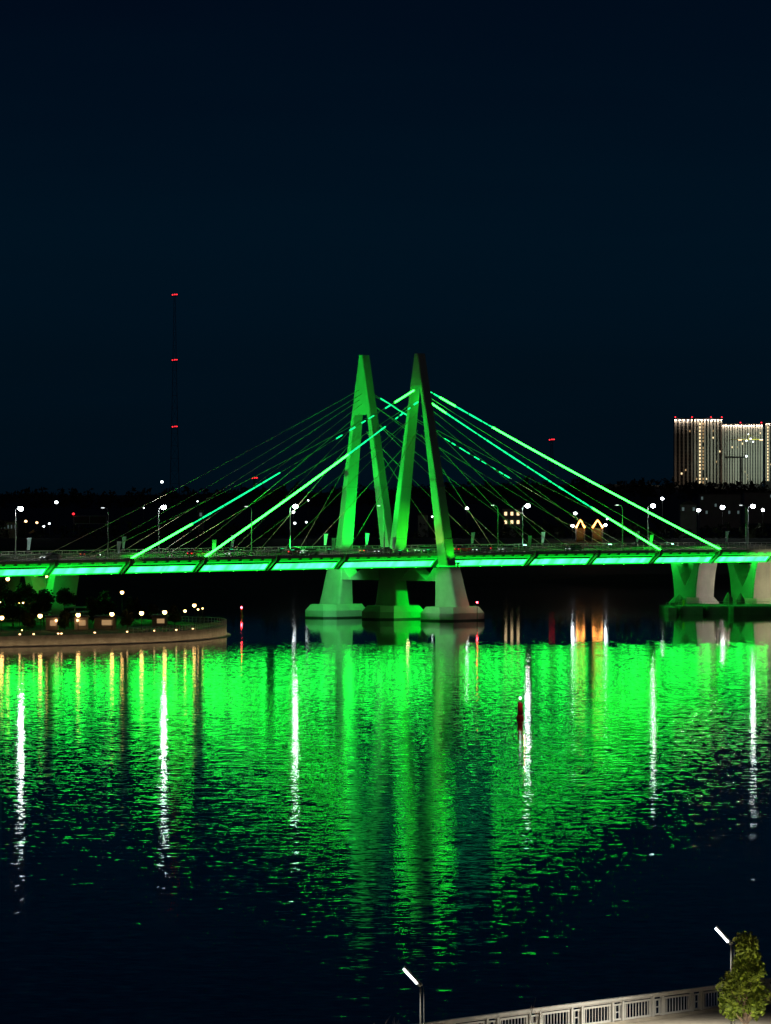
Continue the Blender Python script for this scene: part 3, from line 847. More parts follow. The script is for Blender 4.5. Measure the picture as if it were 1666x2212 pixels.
# smooth the outline
def smooth_line(p, it=2):
    for _ in range(it):
        q = [p[0]]
        for a, b_ in zip(p, p[1:]): q += [a.lerp(b_, 0.25), a.lerp(b_, 0.75)]
        q.append(p[-1]); p = q
    return p
pts = smooth_line(pts, 2)
top = 1.75
g = MB(); ground_pts = pts + [Vector((-220, 1150)), Vector((-220, 800))]
g.add([(p.x, p.y, top) for p in ground_pts], [tuple(range(len(ground_pts)))])
struct(g.build('park_ground', M['park_paving']))
def ribbon(line, prof):
    """prof: (offset to the outside, z) closed; line runs with the water on its right"""
    rings = []
    for i, p in enumerate(line):
        a = line[max(0, i - 1)]; b_ = line[min(len(line) - 1, i + 1)]
        dr = (b_ - a).normalized(); n = Vector((dr.y, -dr.x))
        rings.append([(p.x + n.x * o_, p.y + n.y * o_, z) for o_, z in prof])
    return rings
qw_pts = [p for p in pts if p.y < 925]
qw = empty('quay_wall', (0, 0, 0))
tag(qw, 'curved stone quay wall with a pale ledge at the waterline, left of the pylon', 'quay wall')
MB().loft(ribbon(pts, [(0, -1), (0.02, top + 0.25), (-0.45, top + 0.25), (-0.45, -1)])).build('wall', M['wall_stone'], qw)
MB().loft(ribbon(pts, [(0.9, -0.8), (0.9, 0.14), (0.03, 0.14), (0.03, -0.8)])).build('ledge', M['concrete'], qw)
for k in range(2, len(qw_pts) - 1, 1):      # added, unseen wash lights along the ledge to brighten the wall
    a, b_ = qw_pts[k], qw_pts[k + 1]
    if (b_ - a).length < 0.5 or a.x < -95: continue
    d_ = (b_ - a).normalized(); n_ = Vector((d_.y, -d_.x)); c = (a + b_) / 2 + n_ * 0.8
    L_ = add_light('added_wall_wash', 'AREA', (c.x, c.y, 0.2), (c.x - n_.x * 0.8, c.y - n_.y * 0.8, 1.4), 3.0 * (b_ - a).length, (1.0, 0.74, 0.42), ((b_ - a).length * 0.95, 0.08))
    zax = -(Vector((-n_.x * 0.8, -n_.y * 0.8, 1.0)).normalized()); xax = Vector((d_.x, d_.y, 0)); yax = zax.cross(xax)
    L_.rotation_euler = Matrix((xax, yax, zax)).transposed().to_euler()
rail_line = [p for p in pts if p.x > quay_pt(275, 846).x]
q = MB(); q.loft(ribbon(rail_line, [(-0.1, top + 1.30), (-0.1, top + 1.38), (-0.2, top + 1.38), (-0.2, top + 1.30)]))
q.loft(ribbon(rail_line, [(-0.12, top + 0.7), (-0.12, top + 0.75), (-0.17, top + 0.75), (-0.17, top + 0.7)]))
acc = 0
for a, b_ in zip(rail_line, rail_line[1:]):
    L = (b_ - a).length; 
    while acc < L:
        c = a.lerp(b_, acc / L); q.box((c.x, c.y, top + 0.8), (0.1, 0.1, 1.1)); acc += 1.3
    acc -= L
q.build('railing', M['steel_grey'], qw)
for i in range(7):   # drain posts standing on the wall face
    pass
# globe lamps in the park
def park_lamp(h, r):
    o = empty('park_lamp', (0, 0, 0))
    MB().tube((0, 0, 0), (0, 0, h), 0.07, 0.05, 8).build('pole', M['dark_steel'], o)
    MB().sphere((0, 0, h + r * 0.8), r, 10).build('globe', M['lamp_warm'], o)
    MB().lathe((0, 0, h + r * 1.5), [(r * 0.9, 0), (r * 0.5, 0.12), (0.04, 0.2)], 10).build('cap', M['dark_steel'], o)
    return o
pl = [(4, 1336, 862, 'leftmost, cut by the frame edge'), (87, 1332, 866, 'second from the left, beside the small lit kiosk'), (169, 1330, 870, 'before the pale awnings'),
      (242, 1328, 874, 'between the pale awnings and the dark hedge'), (306, 1326, 878, 'directly right below the lone higher lamp'),
      (356, 1324, 884, 'where the railing begins to curve'), (400, 1320, 892, 'small one left of the tall tip lamp')]
base = None
for i, (u, v, d, lb) in enumerate(pl):
    z = at(u, v, d).z; h = z - top - 0.2
    o = park_lamp(h, 0.42 if i < 6 else 0.28); o.location = at_x(u, d, top)
    tag(o, 'warm globe lamp in the quay row, ' + lb, 'park lamp', 'warm lamps on the left quay')
for u, v, d, r, lb in ((420, 1307, 905, 0.36, 'tall warm lamp at the tip of the quay, the brightest there'),
                       (428, 1316, 915, 0.18, 'small warm lamp just right of the tall lamp at the quay tip'),
                       (438, 1314, 910, 0.16, 'tiny warm lamp, the last one at the quay tip'),
                       (264, 1279, 940, 0.38, 'high warm lamp standing alone in the dark behind the quay row'),
                       (17, 1250, 930, 0.38, 'warm lamp just under the bridge edge at the far left'),
                       (101, 1245, 936, 0.22, 'small warm lamp against the green-lit left pier'),
                       (48, 1361, 862, 0.10, 'tiny amber lamp low in the shrubs at the far left'),
                       (0, 1300, 900, 0.14, 'tiny warm lamp at the left frame edge among the trees'),
                       (42, 1301, 905, 0.18, 'small amber lamp among the dark trees at the left, first of two'),
                       (50, 1302, 905, 0.16, 'small amber lamp among the dark trees at the left, second of two')):
    z = at(u, v, d).z
    o = park_lamp(z - top - r, r); o.location = at_x(u, d, top)
    tag(o, lb, 'park lamp', 'warm lamps on the left quay')
# low bollard lights on the wall
def wall_light():
    o = empty('bollard_light', (0, 0, 0))
    MB().lathe((0, 0, 0), [(0.14, 0), (0.12, 0.3), (0.13, 0.34)], 8).build('body', M['concrete'], o)
    MB().sphere((0, 0, 0.5), 0.2, 8, 0.7).build('lens', M['lamp_amber'], o)
    MB().lathe((0, 0, 0.6), [(0.2, 0), (0.05, 0.1)], 8).build('cap', M['concrete'], o)
    return o
wl0 = wall_light()
wl = [(43, 'first from the left on the quay edge'), (73, 'second from the left on the quay edge'), (126, 'left one of the close pair on the quay edge'), (133, 'right one of the close pair on the quay edge'),
      (205, 'below the globe lamp before the awnings'), (275, 'below the lone higher lamp'), (334, 'where the quay railing starts'), (381, 'second along the quay railing'), (417, 'nearest the quay tip')]
for i, (u, lb) in enumerate(wl):
    o = wl0 if i == 0 else copy_thing(wl0)
    best = min([p for p in pts[:len(pts) // 2 + 4] if p.y < 905], key=lambda p: abs(p.x / p.y - (u - U0) / F_PX))
    d = best.y + 0.9
    o.location = at_x(u, d, top); tag(o, 'low amber bollard light, ' + lb, 'bollard light', 'low lights on the quay edge')
# kiosks and awnings
def kiosk(u, d, w_, h, dp, label, m='house_wall', lamp=None, face='window_dim'):
    o = empty('kiosk', at_x(u, d, top))
    MB().box((0, 0, h / 2), (w_, dp, h)).build('wall', M[m], o)
    MB().hexa([(-w_/2 - .4, -dp/2 - .6, h), (w_/2 + .4, -dp/2 - .6, h), (w_/2 + .4, dp/2 + .3, h), (-w_/2 - .4, dp/2 + .3, h)], [(-w_/2, -dp/2, h + .35), (w_/2, -dp/2, h + .35), (w_/2, dp/2, h + .4), (-w_/2, dp/2, h + .4)]).build('roof', M['pale_tarp'], o)
    MB().box((0.1 * w_, -dp/2 - 0.03, h * 0.55), (w_ * 0.5, 0.06, h * 0.45)).build('hatch', M[face], o)
    if lamp:
        MB().sphere((lamp, -dp/2 - 0.5, h * 0.75), 0.26).build('lamp', M['lamp_amber'], o)
    tag(o, label, 'kiosk', 'kiosks on the left quay')
kiosk(113, 878, 2.4, 2.4, 2.4, 'small lit kiosk with a lamp on its front, left on the quay', 'facade', 0.9)
kiosk(176, 880, 2.6, 2.4, 2.6, 'small warm kiosk with a lamp, below the pale awnings', 'facade', -0.6)
kiosk(228, 884, 4.2, 2.3, 3.0, 'wide kiosk with a pale slanted roof, right of the awnings')
kiosk(345, 902, 3.0, 2.0, 3.0, 'dim low kiosk behind the quay railing')
def awning(u, v, d, w_, label):
    p = at(u, v, d); o = empty('awning', (p.x, p.y, top)); h = p.z - top
    MB().hexa([(-w_/2, -1.4, h - .25), (w_/2, -1.4, h - .25), (w_/2, 1.4, h), (-w_/2, 1.4, h)], [(-w_/2, -1.4, h - .15), (w_/2, -1.4, h - .15), (w_/2, 1.4, h + .1), (-w_/2, 1.4, h + .1)]).build('canopy', M['pale_tarp'], o)
    for sx in (-1, 1):
        for sy in (-1.3, 1.3): MB().tube((sx * (w_/2 - .2), sy, 0), (sx * (w_/2 - .2), sy, h - .1), 0.06).build('post', M['dark_steel'], o)
    tag(o, label, 'awning', 'pale awnings on the left quay')
awning(163, 1311, 905, 4.5, 'upper pale awning behind the second globe lamp from the left')
awning(172, 1321, 893, 3.6, 'lower pale awning just behind the globe lamp')
awning(100, 1323, 900, 2.6, 'narrow pale awning between the two leftmost globe lamps')
# dark park trees
def tree(loc, h, spread, nleaf, label, m='leaf_dark', seed=0, leaf=0.35, bark='bark', name='park_tree', group='dark trees on the left quay', shape='round', cat='tree'):
    rnd = random.Random(seed)
    o = empty(name, loc)
    tr = MB()
    tr.tube((0, 0, 0), (0.05 * h * rnd.uniform(-1, 1) * 0.3, 0, h * 0.45), h * 0.022 + 0.02, h * 0.015 + 0.01, 7)
    tr.tube((0, 0, h * 0.43), (0, 0, h * 0.9), h * 0.014, 0.01, 6)
    blobs = []
    for k in range(11 if shape == 'round' else 40):
        a = rnd.uniform(0, 6.28); f = rnd.uniform(0.32, 0.98) if shape == 'round' else 0.36 + 0.66 * (k / 39.0)
        rr = spread * (math.sin(math.pi * min(1, (f - 0.12) / 0.92)) if shape == 'round' else 1.45 * max(0.0, 1.0 - f) ** 1.3 * min(1, 0.35 + 3 * (f - 0.3)) + 0.03) * rnd.uniform(0.35, 0.85)
        c = Vector((rr * math.cos(a), rr * math.sin(a), h * f))
        tr.tube((0, 0, h * max(0.25, f - 0.25)), c, h * 0.008 + 0.005, 0.008, 5)
        blobs.append((c, spread * (rnd.uniform(0.28, 0.5) if shape == 'round' else rnd.uniform(0.14, 0.26))))
    tr.build('trunk', M[bark], o)
    cr_ = MB()
    for _ in range(nleaf):
        c, r = rnd.choice(blobs)
        dv = Vector((rnd.gauss(0, 1), rnd.gauss(0, 1), rnd.gauss(0, 0.8))).normalized() * r * rnd.uniform(0.3, 1.1)
        p = c + dv; s = leaf * rnd.uniform(0.6, 1.25)
        u_ = Vector((rnd.gauss(0, 1), rnd.gauss(0, 1), rnd.gauss(0, 0.6))).normalized()
        w_ = u_.cross(Vector((rnd.gauss(0, 1), rnd.gauss(0, 1), rnd.gauss(0, 1)))).normalized()
        cr_.add([p - u_ * s * 0.5, p - u_ * s * 0.15 + w_ * s * 0.38, p + u_ * s * 0.25 + w_ * s * 0.3, p + u_ * s * 0.6, p + u_ * s * 0.25 - w_ * s * 0.3, p - u_ * s * 0.15 - w_ * s * 0.38], [(0, 1, 2, 3, 4, 5)])
    cr_.build('crown', M[m], o)
    tag(o, label, cat, group)
    return o
tl = [(-12, 905, 9, 'dark tree cut by the left frame edge, below the bridge'), (28, 900, 7.5, 'dark tree below the warm lamp at the far left'), (62, 915, 8, 'dark tree left of the green-lit left pier'),
      (95, 905, 6.8, 'dark tree right before the green-lit left pier'), (140, 920, 6.5, 'dark tree just right of the green-lit left pier'), (200, 915, 5.2, 'low dark tree behind the awnings'),
      (222, 925, 6.0, 'dark tree left of the lone high lamp'), (290, 920, 5.0, 'dark tree right of the lone high lamp'), (330, 915, 4.0, 'small dark tree behind the fifth globe lamp'),
      (378, 912, 3.6, 'small dark tree near the quay tip'), (60, 872, 3.4, 'low dark shrub-like tree between the leftmost lamps'), (140, 875, 3.2, 'low dark tree between the two small kiosks'),
      (275, 885, 3.2, 'low dark tree between globe lamps behind the quay edge')]
for i, (u, d, h, lb) in enumerate(tl):
    tree(at_x(u, d, top), h, h * 0.42, 1900, lb, seed=40 + i, leaf=0.55)

# ------------------------------------------------------------------ far shore lamps and buildings
def shore_lamp(u, v, d, r, m, label, group='lamps on the far shore', name='shore_lamp'):
    p = at(u, v, d); z0 = terrain_z(p.x, d)
    o = empty(name, (p.x, d, z0)); h = max(2.0, p.z - z0)
    MB().tube((0, 0, 0), (0, 0, h), 0.12, 0.08).build('pole', M['dark_steel'], o)
    MB().sphere((0, -0.2, h), r * 1.3, 8, 0.8).build('lamp_head', M[m], o)
    tag(o, label, 'street lamp', group)
shore = [(122, 1085, 1700, 0.55, 'lamp_far_dim', 'white lamp beside a dim tree at the upper left, right of the leftmost bridge lamp'),
         (350, 1041, 1800, 0.45, 'lamp_far_dim', 'white lamp on a tall mast right above the second bridge lamp'),
         (634, 1106, 1540, 0.34, 'lamp_far', 'white shore lamp just below the bridge lamp left of the pylon'),
         (666, 1081, 1640, 0.28, 'lamp_far_dim', 'small white lamp right of the bridge lamp left of the pylon'),
         (637, 1130, 1530, 0.36, 'lamp_far_dim', 'pinkish white lamp low behind the far railing left of the pylon'),
         (662, 1128, 1530, 0.28, 'lamp_far_dim', 'small warm lamp low behind the far railing, beside the pinkish one'),
         (1009, 1098, 1545, 0.40, 'lamp_far', 'white shore lamp right of the front pylon leg'),
         (1431, 1077, 1560, 0.42, 'lamp_far', 'white shore lamp just right of the bridge lamp above the outer lit cable'),
         (1509, 1102, 1550, 0.50, 'lamp_far', 'white shore lamp left of the bright one below the high-rise'),
         (1561, 1096, 1550, 0.62, 'lamp_far', 'brightest shore lamp, below the floodlit high-rise'),
         (1648, 1102, 1560, 0.42, 'lamp_far', 'white shore lamp at the right frame edge'),
         (1243, 1109, 1545, 0.50, 'lamp_far_dim', 'white lamp above the left orange gable'),
         (1237, 1136, 1535, 0.42, 'lamp_far', 'white lamp left of the orange gables'),
         (1308, 1134, 1535, 0.38, 'lamp_far', 'white lamp right of the orange gables'),
         (1312, 1121, 1545, 0.28, 'lamp_far_dim', 'small white lamp above right of the orange gables'),
         (159, 1110, 1560, 0.35, 'lamp_red', 'magenta red lamp left of the dark billboard'),
         (427, 1083, 1600, 0.22, 'lamp_far_dim', 'tiny white lamp right of the second bridge lamp'),
         (311, 1097, 1600, 0.20, 'lamp_far_dim', 'tiny white lamp left of the second bridge lamp'),
         (56, 1126, 1560, 0.40, 'lamp_amber', 'orange lamp at the left behind the far railing'),
         (80, 1129, 1560, 0.35, 'lamp_amber', 'orange lamp at the left, right one of two'),
         (95, 1137, 1550, 0.30, 'lamp_far_dim', 'white lamp low at the left, below the orange lamps'),
         (107, 1131, 1550, 0.30, 'lamp_far_dim', 'white lamp low at the left, rightmost of its cluster'),
         (934, 1116, 1560, 0.25, 'lamp_far_dim', 'tiny white lamp seen right of the pylon middle'),
         (948, 1112, 1560, 0.2, 'lamp_far_dim', 'tiny white lamp seen beside the front pylon leg')]
for s_ in shore: shore_lamp(*s_)
def house(u0, u1, vt, d, label, rows=2, cols_=3, wm='window_dim', roof='flat', frac=0.6, m='house_wall', cat='building', seed=0, name='house', group='buildings on the far shore'):
    p0, p1 = at(u0, vt, d), at(u1, vt, d)
    z0 = terrain_z((p0.x + p1.x) / 2, d) - 0.5; w_ = p1.x - p0.x; h = p0.z - z0
    o = empty(name, ((p0.x + p1.x) / 2, d, z0)); rnd = random.Random(seed)
    MB().box((0, 4, h / 2), (w_, 8, h)).build('wall', M[m], o)
    if roof == 'flat': MB().box((0, 4, h + 0.2), (w_ + 0.6, 8.6, 0.4)).build('roof', M['house_roof'], o)
    else:
        MB().loft([[(-w_/2 - .5, -0.5, h), (w_/2 + .5, -0.5, h), (0, -0.5, h + w_ * 0.28)], [(-w_/2 - .5, 8.5, h), (w_/2 + .5, 8.5, h), (0, 8.5, h + w_ * 0.28)]]).build('roof', M['house_roof'], o)
    bandh = min(h, rows * 3.0)
    for r in range(rows):
        for c in range(cols_):
            if rnd.random() > frac: continue
            x = -w_/2 + w_ * (c + 0.5) / cols_; z = h - 1.6 - r * 3.0
            f = MB().box((x, -0.05, z), (w_ / cols_ * 0.55, 0.1, 1.5)).build('window', M['dark_steel'], o)
            MB().box((x, -0.12, z), (w_ / cols_ * 0.55 - 0.25, 0.06, 1.25)).build('pane', M[wm], f)
    tag(o, label, cat, group)
house(1086, 1126, 1100, 1600, 'dark building with two rows of orange windows behind the cables right of the pylon', 2, 3, 'window_warm', frac=1.0)
house(0, 36, 1128, 1570, 'low white-lit building at the far left behind the railing', 1, 5, 'window_cool', frac=1.0)
house(428, 440, 1102, 1650, 'small block with one cool lit window right of the second bridge lamp', 1, 1, 'window_cool', frac=1.0)
house(903, 925, 1113, 1580, 'low dim building behind the middle of the pylon', 1, 2, 'window_dim', 'gable', 0.6)
house(1512, 1600, 1068, 1900, 'long pale low block below the high-rise', 3, 9, 'window_cool', frac=0.15, m='house_wall', seed=14)
house(1608, 1700, 1064, 2000, 'pale low block at the right frame edge below the high-rise', 3, 7, 'window_cool', frac=0.15, seed=6)
house(1470, 1505, 1090, 1620, 'dark little house left of the bright shore lamps', 1, 3, 'window_cool', 'gable', 0.4, seed=3)
# gabled pavilions with orange light
for u, wpx, lb in ((1254, 22, 'left one, smaller, beside the white lamp'), (1291, 26, 'right one, larger and brighter')):
    d = 1536; p = at(u, 1141, d); z0 = terrain_z(p.x, d) - 0.5
    o = empty('gabled_pavilion', (p.x, d, z0)); w_ = wpx * d / F_PX; h = p.z - z0
    for sx in (-1, 1): MB().box((sx * w_ * 0.42, 2, h / 2), (0.3, 4, h)).build('wall', M['house_wall'], o)
    MB().box((0, 3.9, h / 2), (w_ * 0.8, 0.2, h)).build('wall', M['house_wall'], o)
    hh = 20 * d / F_PX
    for sx in (-1, 1):
        MB().hexa([(sx * w_ * 0.5, -0.2, h), (sx * w_ * 0.5, 4.4, h), (0, 4.4, h + hh), (0, -0.2, h + hh)][::sx], [(sx * w_ * 0.56, -0.2, h + .15), (sx * w_ * 0.56, 4.4, h + .15), (0, 4.4, h + hh + .3), (0, -0.2, h + hh + .3)][::sx]).build('roof', M['house_roof'], o)
        MB().tube((sx * w_ * 0.42, -0.5, h + 0.15), (sx * 0.25, -0.5, h + hh * 0.8), 0.33, 0.2).build('gable_light', M['lamp_orange'], o)
    MB().sphere((0, -0.5, h + hh * 0.8), 0.35).build('gable_light', M['lamp_orange'], o)
    tag(o, 'pavilion with an orange-lit gable behind the far railing, ' + lb, 'pavilion', 'orange-lit pavilions on the far shore')
# billboard
p = at(195, 1123, 1560); z0 = terrain_z(p.x, 1560)
o = empty('billboard', (p.x, 1560, z0)); h = p.z - z0
fr = MB()
for sx in (-5.7, -0.2, 5.7): fr.box((sx, 0, h), (0.18, 0.2, 2.7))
for sz in (-1.35, 1.35): fr.box((0, 0, h + sz), (11.6, 0.2, 0.18))
fr.build('frame', mat('frame_violet', (0.3, 0.28, 0.35), 0.6), o)
MB().box((0, 0.2, h), (11.3, 0.1, 2.6)).build('board', M['facade_dark'], o)
for sx in (-4, 4): MB().tube((sx, 0.3, 0), (sx, 0.3, h - 1.3), 0.15).build('leg', M['dark_steel'], o)
tag(o, 'wide dark billboard with a thin pale frame, between the two leftmost lit bridge lamps', 'billboard')

# ------------------------------------------------------------------ masts with red lamps
def mast(u, vs_, d, label, wtop=1.2, wbase=8.0, lattice=True):
    vt = min(vs_); pt_ = at(u, vt, d); z0 = terrain_z(pt_.x, d) - 1; H = pt_.z - z0
    o = empty('radio_mast', (pt_.x, d, z0)); g = MB()
    n = 16 if lattice else 4
    for k in range(n):
        a, c = H * k / n, H * (k + 1) / n
        wa = wbase + (wtop - wbase) * (k / n) ** 0.7; wc = wbase + (wtop - wbase) * ((k + 1) / n) ** 0.7
        ca = [Vector((sx * wa / 2, sy * wa / 2, a)) for sx, sy in ((-1, -1), (1, -1), (1, 1), (-1, 1))]
        cc = [Vector((sx * wc / 2, sy * wc / 2, c)) for sx, sy in ((-1, -1), (1, -1), (1, 1), (-1, 1))]
        for i in range(4):
            g.tube(ca[i], cc[i], 0.09, 0.09, 4); g.tube(ca[i], cc[(i + 1) % 4], 0.08, 0.08, 4); g.tube(cc[i], cc[(i + 1) % 4], 0.08, 0.08, 4)
    g.build('lattice', M['dark_steel'], o)
    for v in vs_:
        z = at(u, v, d).z - z0
        for sx in (-1.6, 0.2, 1.7):
            MB().sphere((sx, -0.8, z + (0.3 if sx > 0 else 0)), 0.62, 8, 0.7).build('warning_lamp', M['lamp_red'], o)
        MB().box((0, 0, z - 0.9), (5.0, 3.0, 0.3)).build('platform', M['dark_steel'], o)
    tag(o, label, 'mast', 'masts with red warning lamps')
mast(377.5, [637, 778, 922], 3500, 'tall dark lattice mast with red lamps at three heights, upper left')
mast(550, [1033], 3300, 'low mast with one red lamp seen left of the pylon through the cables', wbase=4)
mast(1192, [950], 3400, 'mast with one red lamp right of the pylon above the lit cables', wbase=5)

# ------------------------------------------------------------------ floodlit high-rise
def highrise(u0, u1, vt, vb, d, nf, label, lamps, lit_cols, floors=19, seed=1, power=26000):
    p0, p1 = at(u0, vt, d), at(u1, vt, d); zb = at(u0, vb, d).z
    w_ = p1.x - p0.x; h = p0.z - zb; z0 = terrain_z((p0.x + p1.x) / 2, d) - 1
    o = empty('high_rise', ((p0.x + p1.x) / 2, d, z0)); zz = zb - z0
    dp = 16.0
    MB().box((0, dp / 2, (zz + h) / 2), (w_, dp, zz + h)).build('wall', M['facade_dark'], o)
    MB().box((0, dp / 2, zz + h + 0.4), (w_ + 0.4, dp + 0.4, 0.8)).build('parapet', M['facade_dark'], o)
    fins = MB(); xs_ = []
    for i in range(nf):
        x = -w_/2 + 0.5 + (w_ - 1.0) * i / (nf - 1); xs_.append(x)
        wd = 1.15 if i % 5 else 1.6
        fins.box((x, -0.55, zz + h / 2 - 0.2), (wd, 1.1, h - 0.6))
    fins.build('fin', M['facade'], o)
    slabs = MB(); rnd = random.Random(seed)
    for f in range(1, floors):
        z = zz + h * f / floors
        slabs.box((0, -0.16, z), (w_ - 1.6, 0.3, 0.40))
    slabs.build('floor_band', M['band'], o)
    win = MB()
    for f in range(floors):
        for i in range(nf - 1):
            xm = (xs_[i] + xs_[i + 1]) / 2
            win.box((xm, -0.06, zz + h * (f + 0.55) / floors), ((xs_[1] - xs_[0]) * 0.5, 0.1, h / floors * 0.5))
    ww = win.build('window', M['glass_matt'], o)
    ww['kind'] = 'stuff'
    for ci, mname in lit_cols:
        xm = (xs_[ci] + xs_[ci + 1]) / 2
        for f in range(floors - 1):
            if mname == 'window_dim' and rnd.random() < 0.25: continue
            MB().box((xm, -0.2, zz + h * (f + 0.55) / floors), ((xs_[1] - xs_[0]) * 0.42, 0.16, h / floors * 0.62)).build('lit_window', M[mname], o)
    for q in range(7 if nf > 6 else 3):      # rooms with the light on, here and there
        ci = rnd.randrange(nf - 1); f = rnd.randrange(1, floors - 2)
        if any(ci == c_ for c_, _ in lit_cols): continue
        MB().box(((xs_[ci] + xs_[ci + 1]) / 2, -0.2, zz + h * (f + 0.55) / floors), ((xs_[1] - xs_[0]) * 0.36, 0.16, h / floors * 0.5)).build('lit_window', M['window_dim' if q % 3 else 'window_warm'], o)
    for x in lamps:
        MB().sphere((x * w_ / 2, -0.6, zz + h + 1.5), 0.62, 8, 0.7).build('warning_lamp', M['lamp_red'], o)
        MB().tube((x * w_ / 2, -0.3, zz + h), (x * w_ / 2, -0.3, zz + h + 1.3), 0.12).build('lamp_post', M['dark_steel'], o)
    rl = MB().box((0, -1.3, zz + h + 0.1), (w_, 0.35, 0.25)).build('light_rail', M['dark_steel'], o)
    a = add_light('facade_washer', 'AREA', (0, -1.35, zz + h - 0.1), (0, -0.95, 0), power, (1.0, 0.82, 0.66), (w_, 0.25))
    a.rotation_euler = (R(-3), 0, 0)
    a.parent = o
    tag(o, label, 'high-rise', 'floodlit high-rises on the hill')
    return o
HD = 3500
highrise(1458, 1496, 905, 1050, HD, 5, 'left slab of the high-rise group, with glowing vertical fins and red roof lamps', (-0.95, 0.95), [], power=4200)
highrise(1500, 1560, 905, 1046, HD + 6, 9, 'middle slab of the high-rise group, with a column of lit stairwell windows', (0.2, 0.98), [(1, 'window_warm'), (2, 'window_dim')], seed=2, power=6400)
highrise(1561, 1647, 917, 1046, HD + 3, 16, 'lower right slab of the high-rise group, partly lit greenish white from below', (-0.1, 0.95), [], seed=3, floors=17, power=8500)
highrise(1654, 1720, 914, 1040, HD + 20, 11, 'rightmost high-rise cut by the frame edge, with lit window columns', (0.5,), [(0, 'window_warm'), (2, 'window_dim')], seed=5, power=2500)
p = at(1615, 1046, HD)
add_light('site_light', 'SPOT', (p.x + 10, HD - 70, 62), at(1612, 985, HD), 110000, (0.75, 1.0, 0.82), 1.0, 70, 1.0)
add_light('site_light', 'SPOT', (at(1500, 1046, HD).x, HD - 90, 45), at(1500, 1046, HD), 16000, (1.0, 0.75, 0.55), 1.0, 50, 0.8)
# tower crane in front of the high-rise
d = HD - 40
p = at(1618, 1046, d); z0 = terrain_z(p.x, d) - 1
o = empty('tower_crane', (p.x, d, z0)); ht = at(1618, 952, d).z - z0
g = MB()
for sx, sy in ((-.8, -.8), (.8, -.8), (.8, .8), (-.8, .8)): g.tube((sx, sy, 0), (sx, sy, ht), 0.12, 0.12, 4)
for k in range(24):
    z = ht * k / 24; g.tube((-.8, -.8, z), (.8, -.8, z + ht / 24), 0.08, 0.08, 4)
g.build('tower', M['dark_steel'], o)
j = MB(); j.box((-3, 0, ht + 1), (22, 0.8, 0.5)); j.tube((-12, 0, ht + 1.2), (0, 0, ht + 5), 0.1); j.tube((7, 0, ht + 1.2), (0, 0, ht + 5), 0.1); j.tube((0, 0, ht), (0, 0, ht + 5), 0.25)
j.build('jib', M['yellow'], o)
MB().box((1, -1, ht - 0.6), (1.8, 1.6, 2.0)).build('cab', M['pale_tarp'], o)
for x, z, r in ((-2, 0, 0.6), (1.2, 1.5, 0.55), (3.2, -0.8, 0.5), (-0.5, 5, 0.4)): MB().sphere((x, -1.2, ht + z), r).build('work_lamp', M['lamp_far_dim'], o)
for x in (-7, 9.5): MB().box((x, -0.6, ht + 0.7), (2.6, 0.3, 0.5)).build('jib_lamp', M['lamp_amber'], o)
tag(o, 'tower crane with white work lamps in front of the lower right high-rise slab', 'crane')
o = empty('tower_crane', (at(1599, 1040, d).x, d - 10, z0)); ht = at(1599, 990, d - 10).z - z0
MB().box((0, 0, ht / 2), (0.9, 0.9, ht)).build('tower', M['dark_steel'], o)
MB().box((-4.5, 0, ht + 0.8), (16, 0.9, 1.2)).build('jib', M['dark_steel'], o)
MB().sphere((4, -0.8, ht + 1.6), 0.7).build('work_lamp', M['lamp_far_dim'], o)
tag(o, 'small dark crane with a single white lamp, below the brightly lit crane', 'crane')

# ------------------------------------------------------------------ foreground promenade, bottom right
GZ = 2.7
A = Vector((1.8, 196.0)); B = Vector((15.4, 211.0)); dr = (B - A).normalized(); nn = Vector((dr.y, -dr.x))  # nn points to the land side
def fl(s_, off=0.0): return A + dr * s_ + nn * off
pa, pb = fl(-60), fl(120)
g = MB(); c0, c1 = fl(-60, 120), fl(120, 120)
g.add([(pa.x, pa.y, GZ), (c0.x, c0.y, GZ), (c1.x, c1.y, GZ), (pb.x, pb.y, GZ)], [(0, 1, 2, 3)])
struct(g.build('promenade_ground', M['paving_tan']))
g = MB(); q0, q1 = fl(-60, -0.4), fl(120, -0.4)
g.hexa([(q0.x, q0.y, -2), (pa.x, pa.y, -2), (pb.x, pb.y, -2), (q1.x, q1.y, -2)], [(q0.x, q0.y, GZ + 0.15), (pa.x, pa.y, GZ + 0.15), (pb.x, pb.y, GZ + 0.15), (q1.x, q1.y, GZ + 0.15)])
o = g.build('embankment_wall', M['wall_stone']); tag(o, 'stone embankment wall under the promenade railing, bottom right', 'embankment wall')
M['rail_near'] = mat('rail_near', (0.42, 0.40, 0.36), 0.6, noise=(3.0, 0.08))
rl = empty('promenade_railing', (0, 0, 0))
tag(rl, 'pale painted promenade railing with barred panels, bottom right corner', 'railing')
ang = math.atan2(dr.y, dr.x)
pitch = 2.95; off = -0.15
hr = MB(); c = fl(6, off)
hr.box((c.x, c.y, GZ + 1.16), (80, 0.26, 0.13), ang); hr.box((c.x, c.y, GZ + 1.06), (80, 0.10, 0.07), ang)
hr.build('handrail', M['rail_near'], rl)
s_ = -7.6
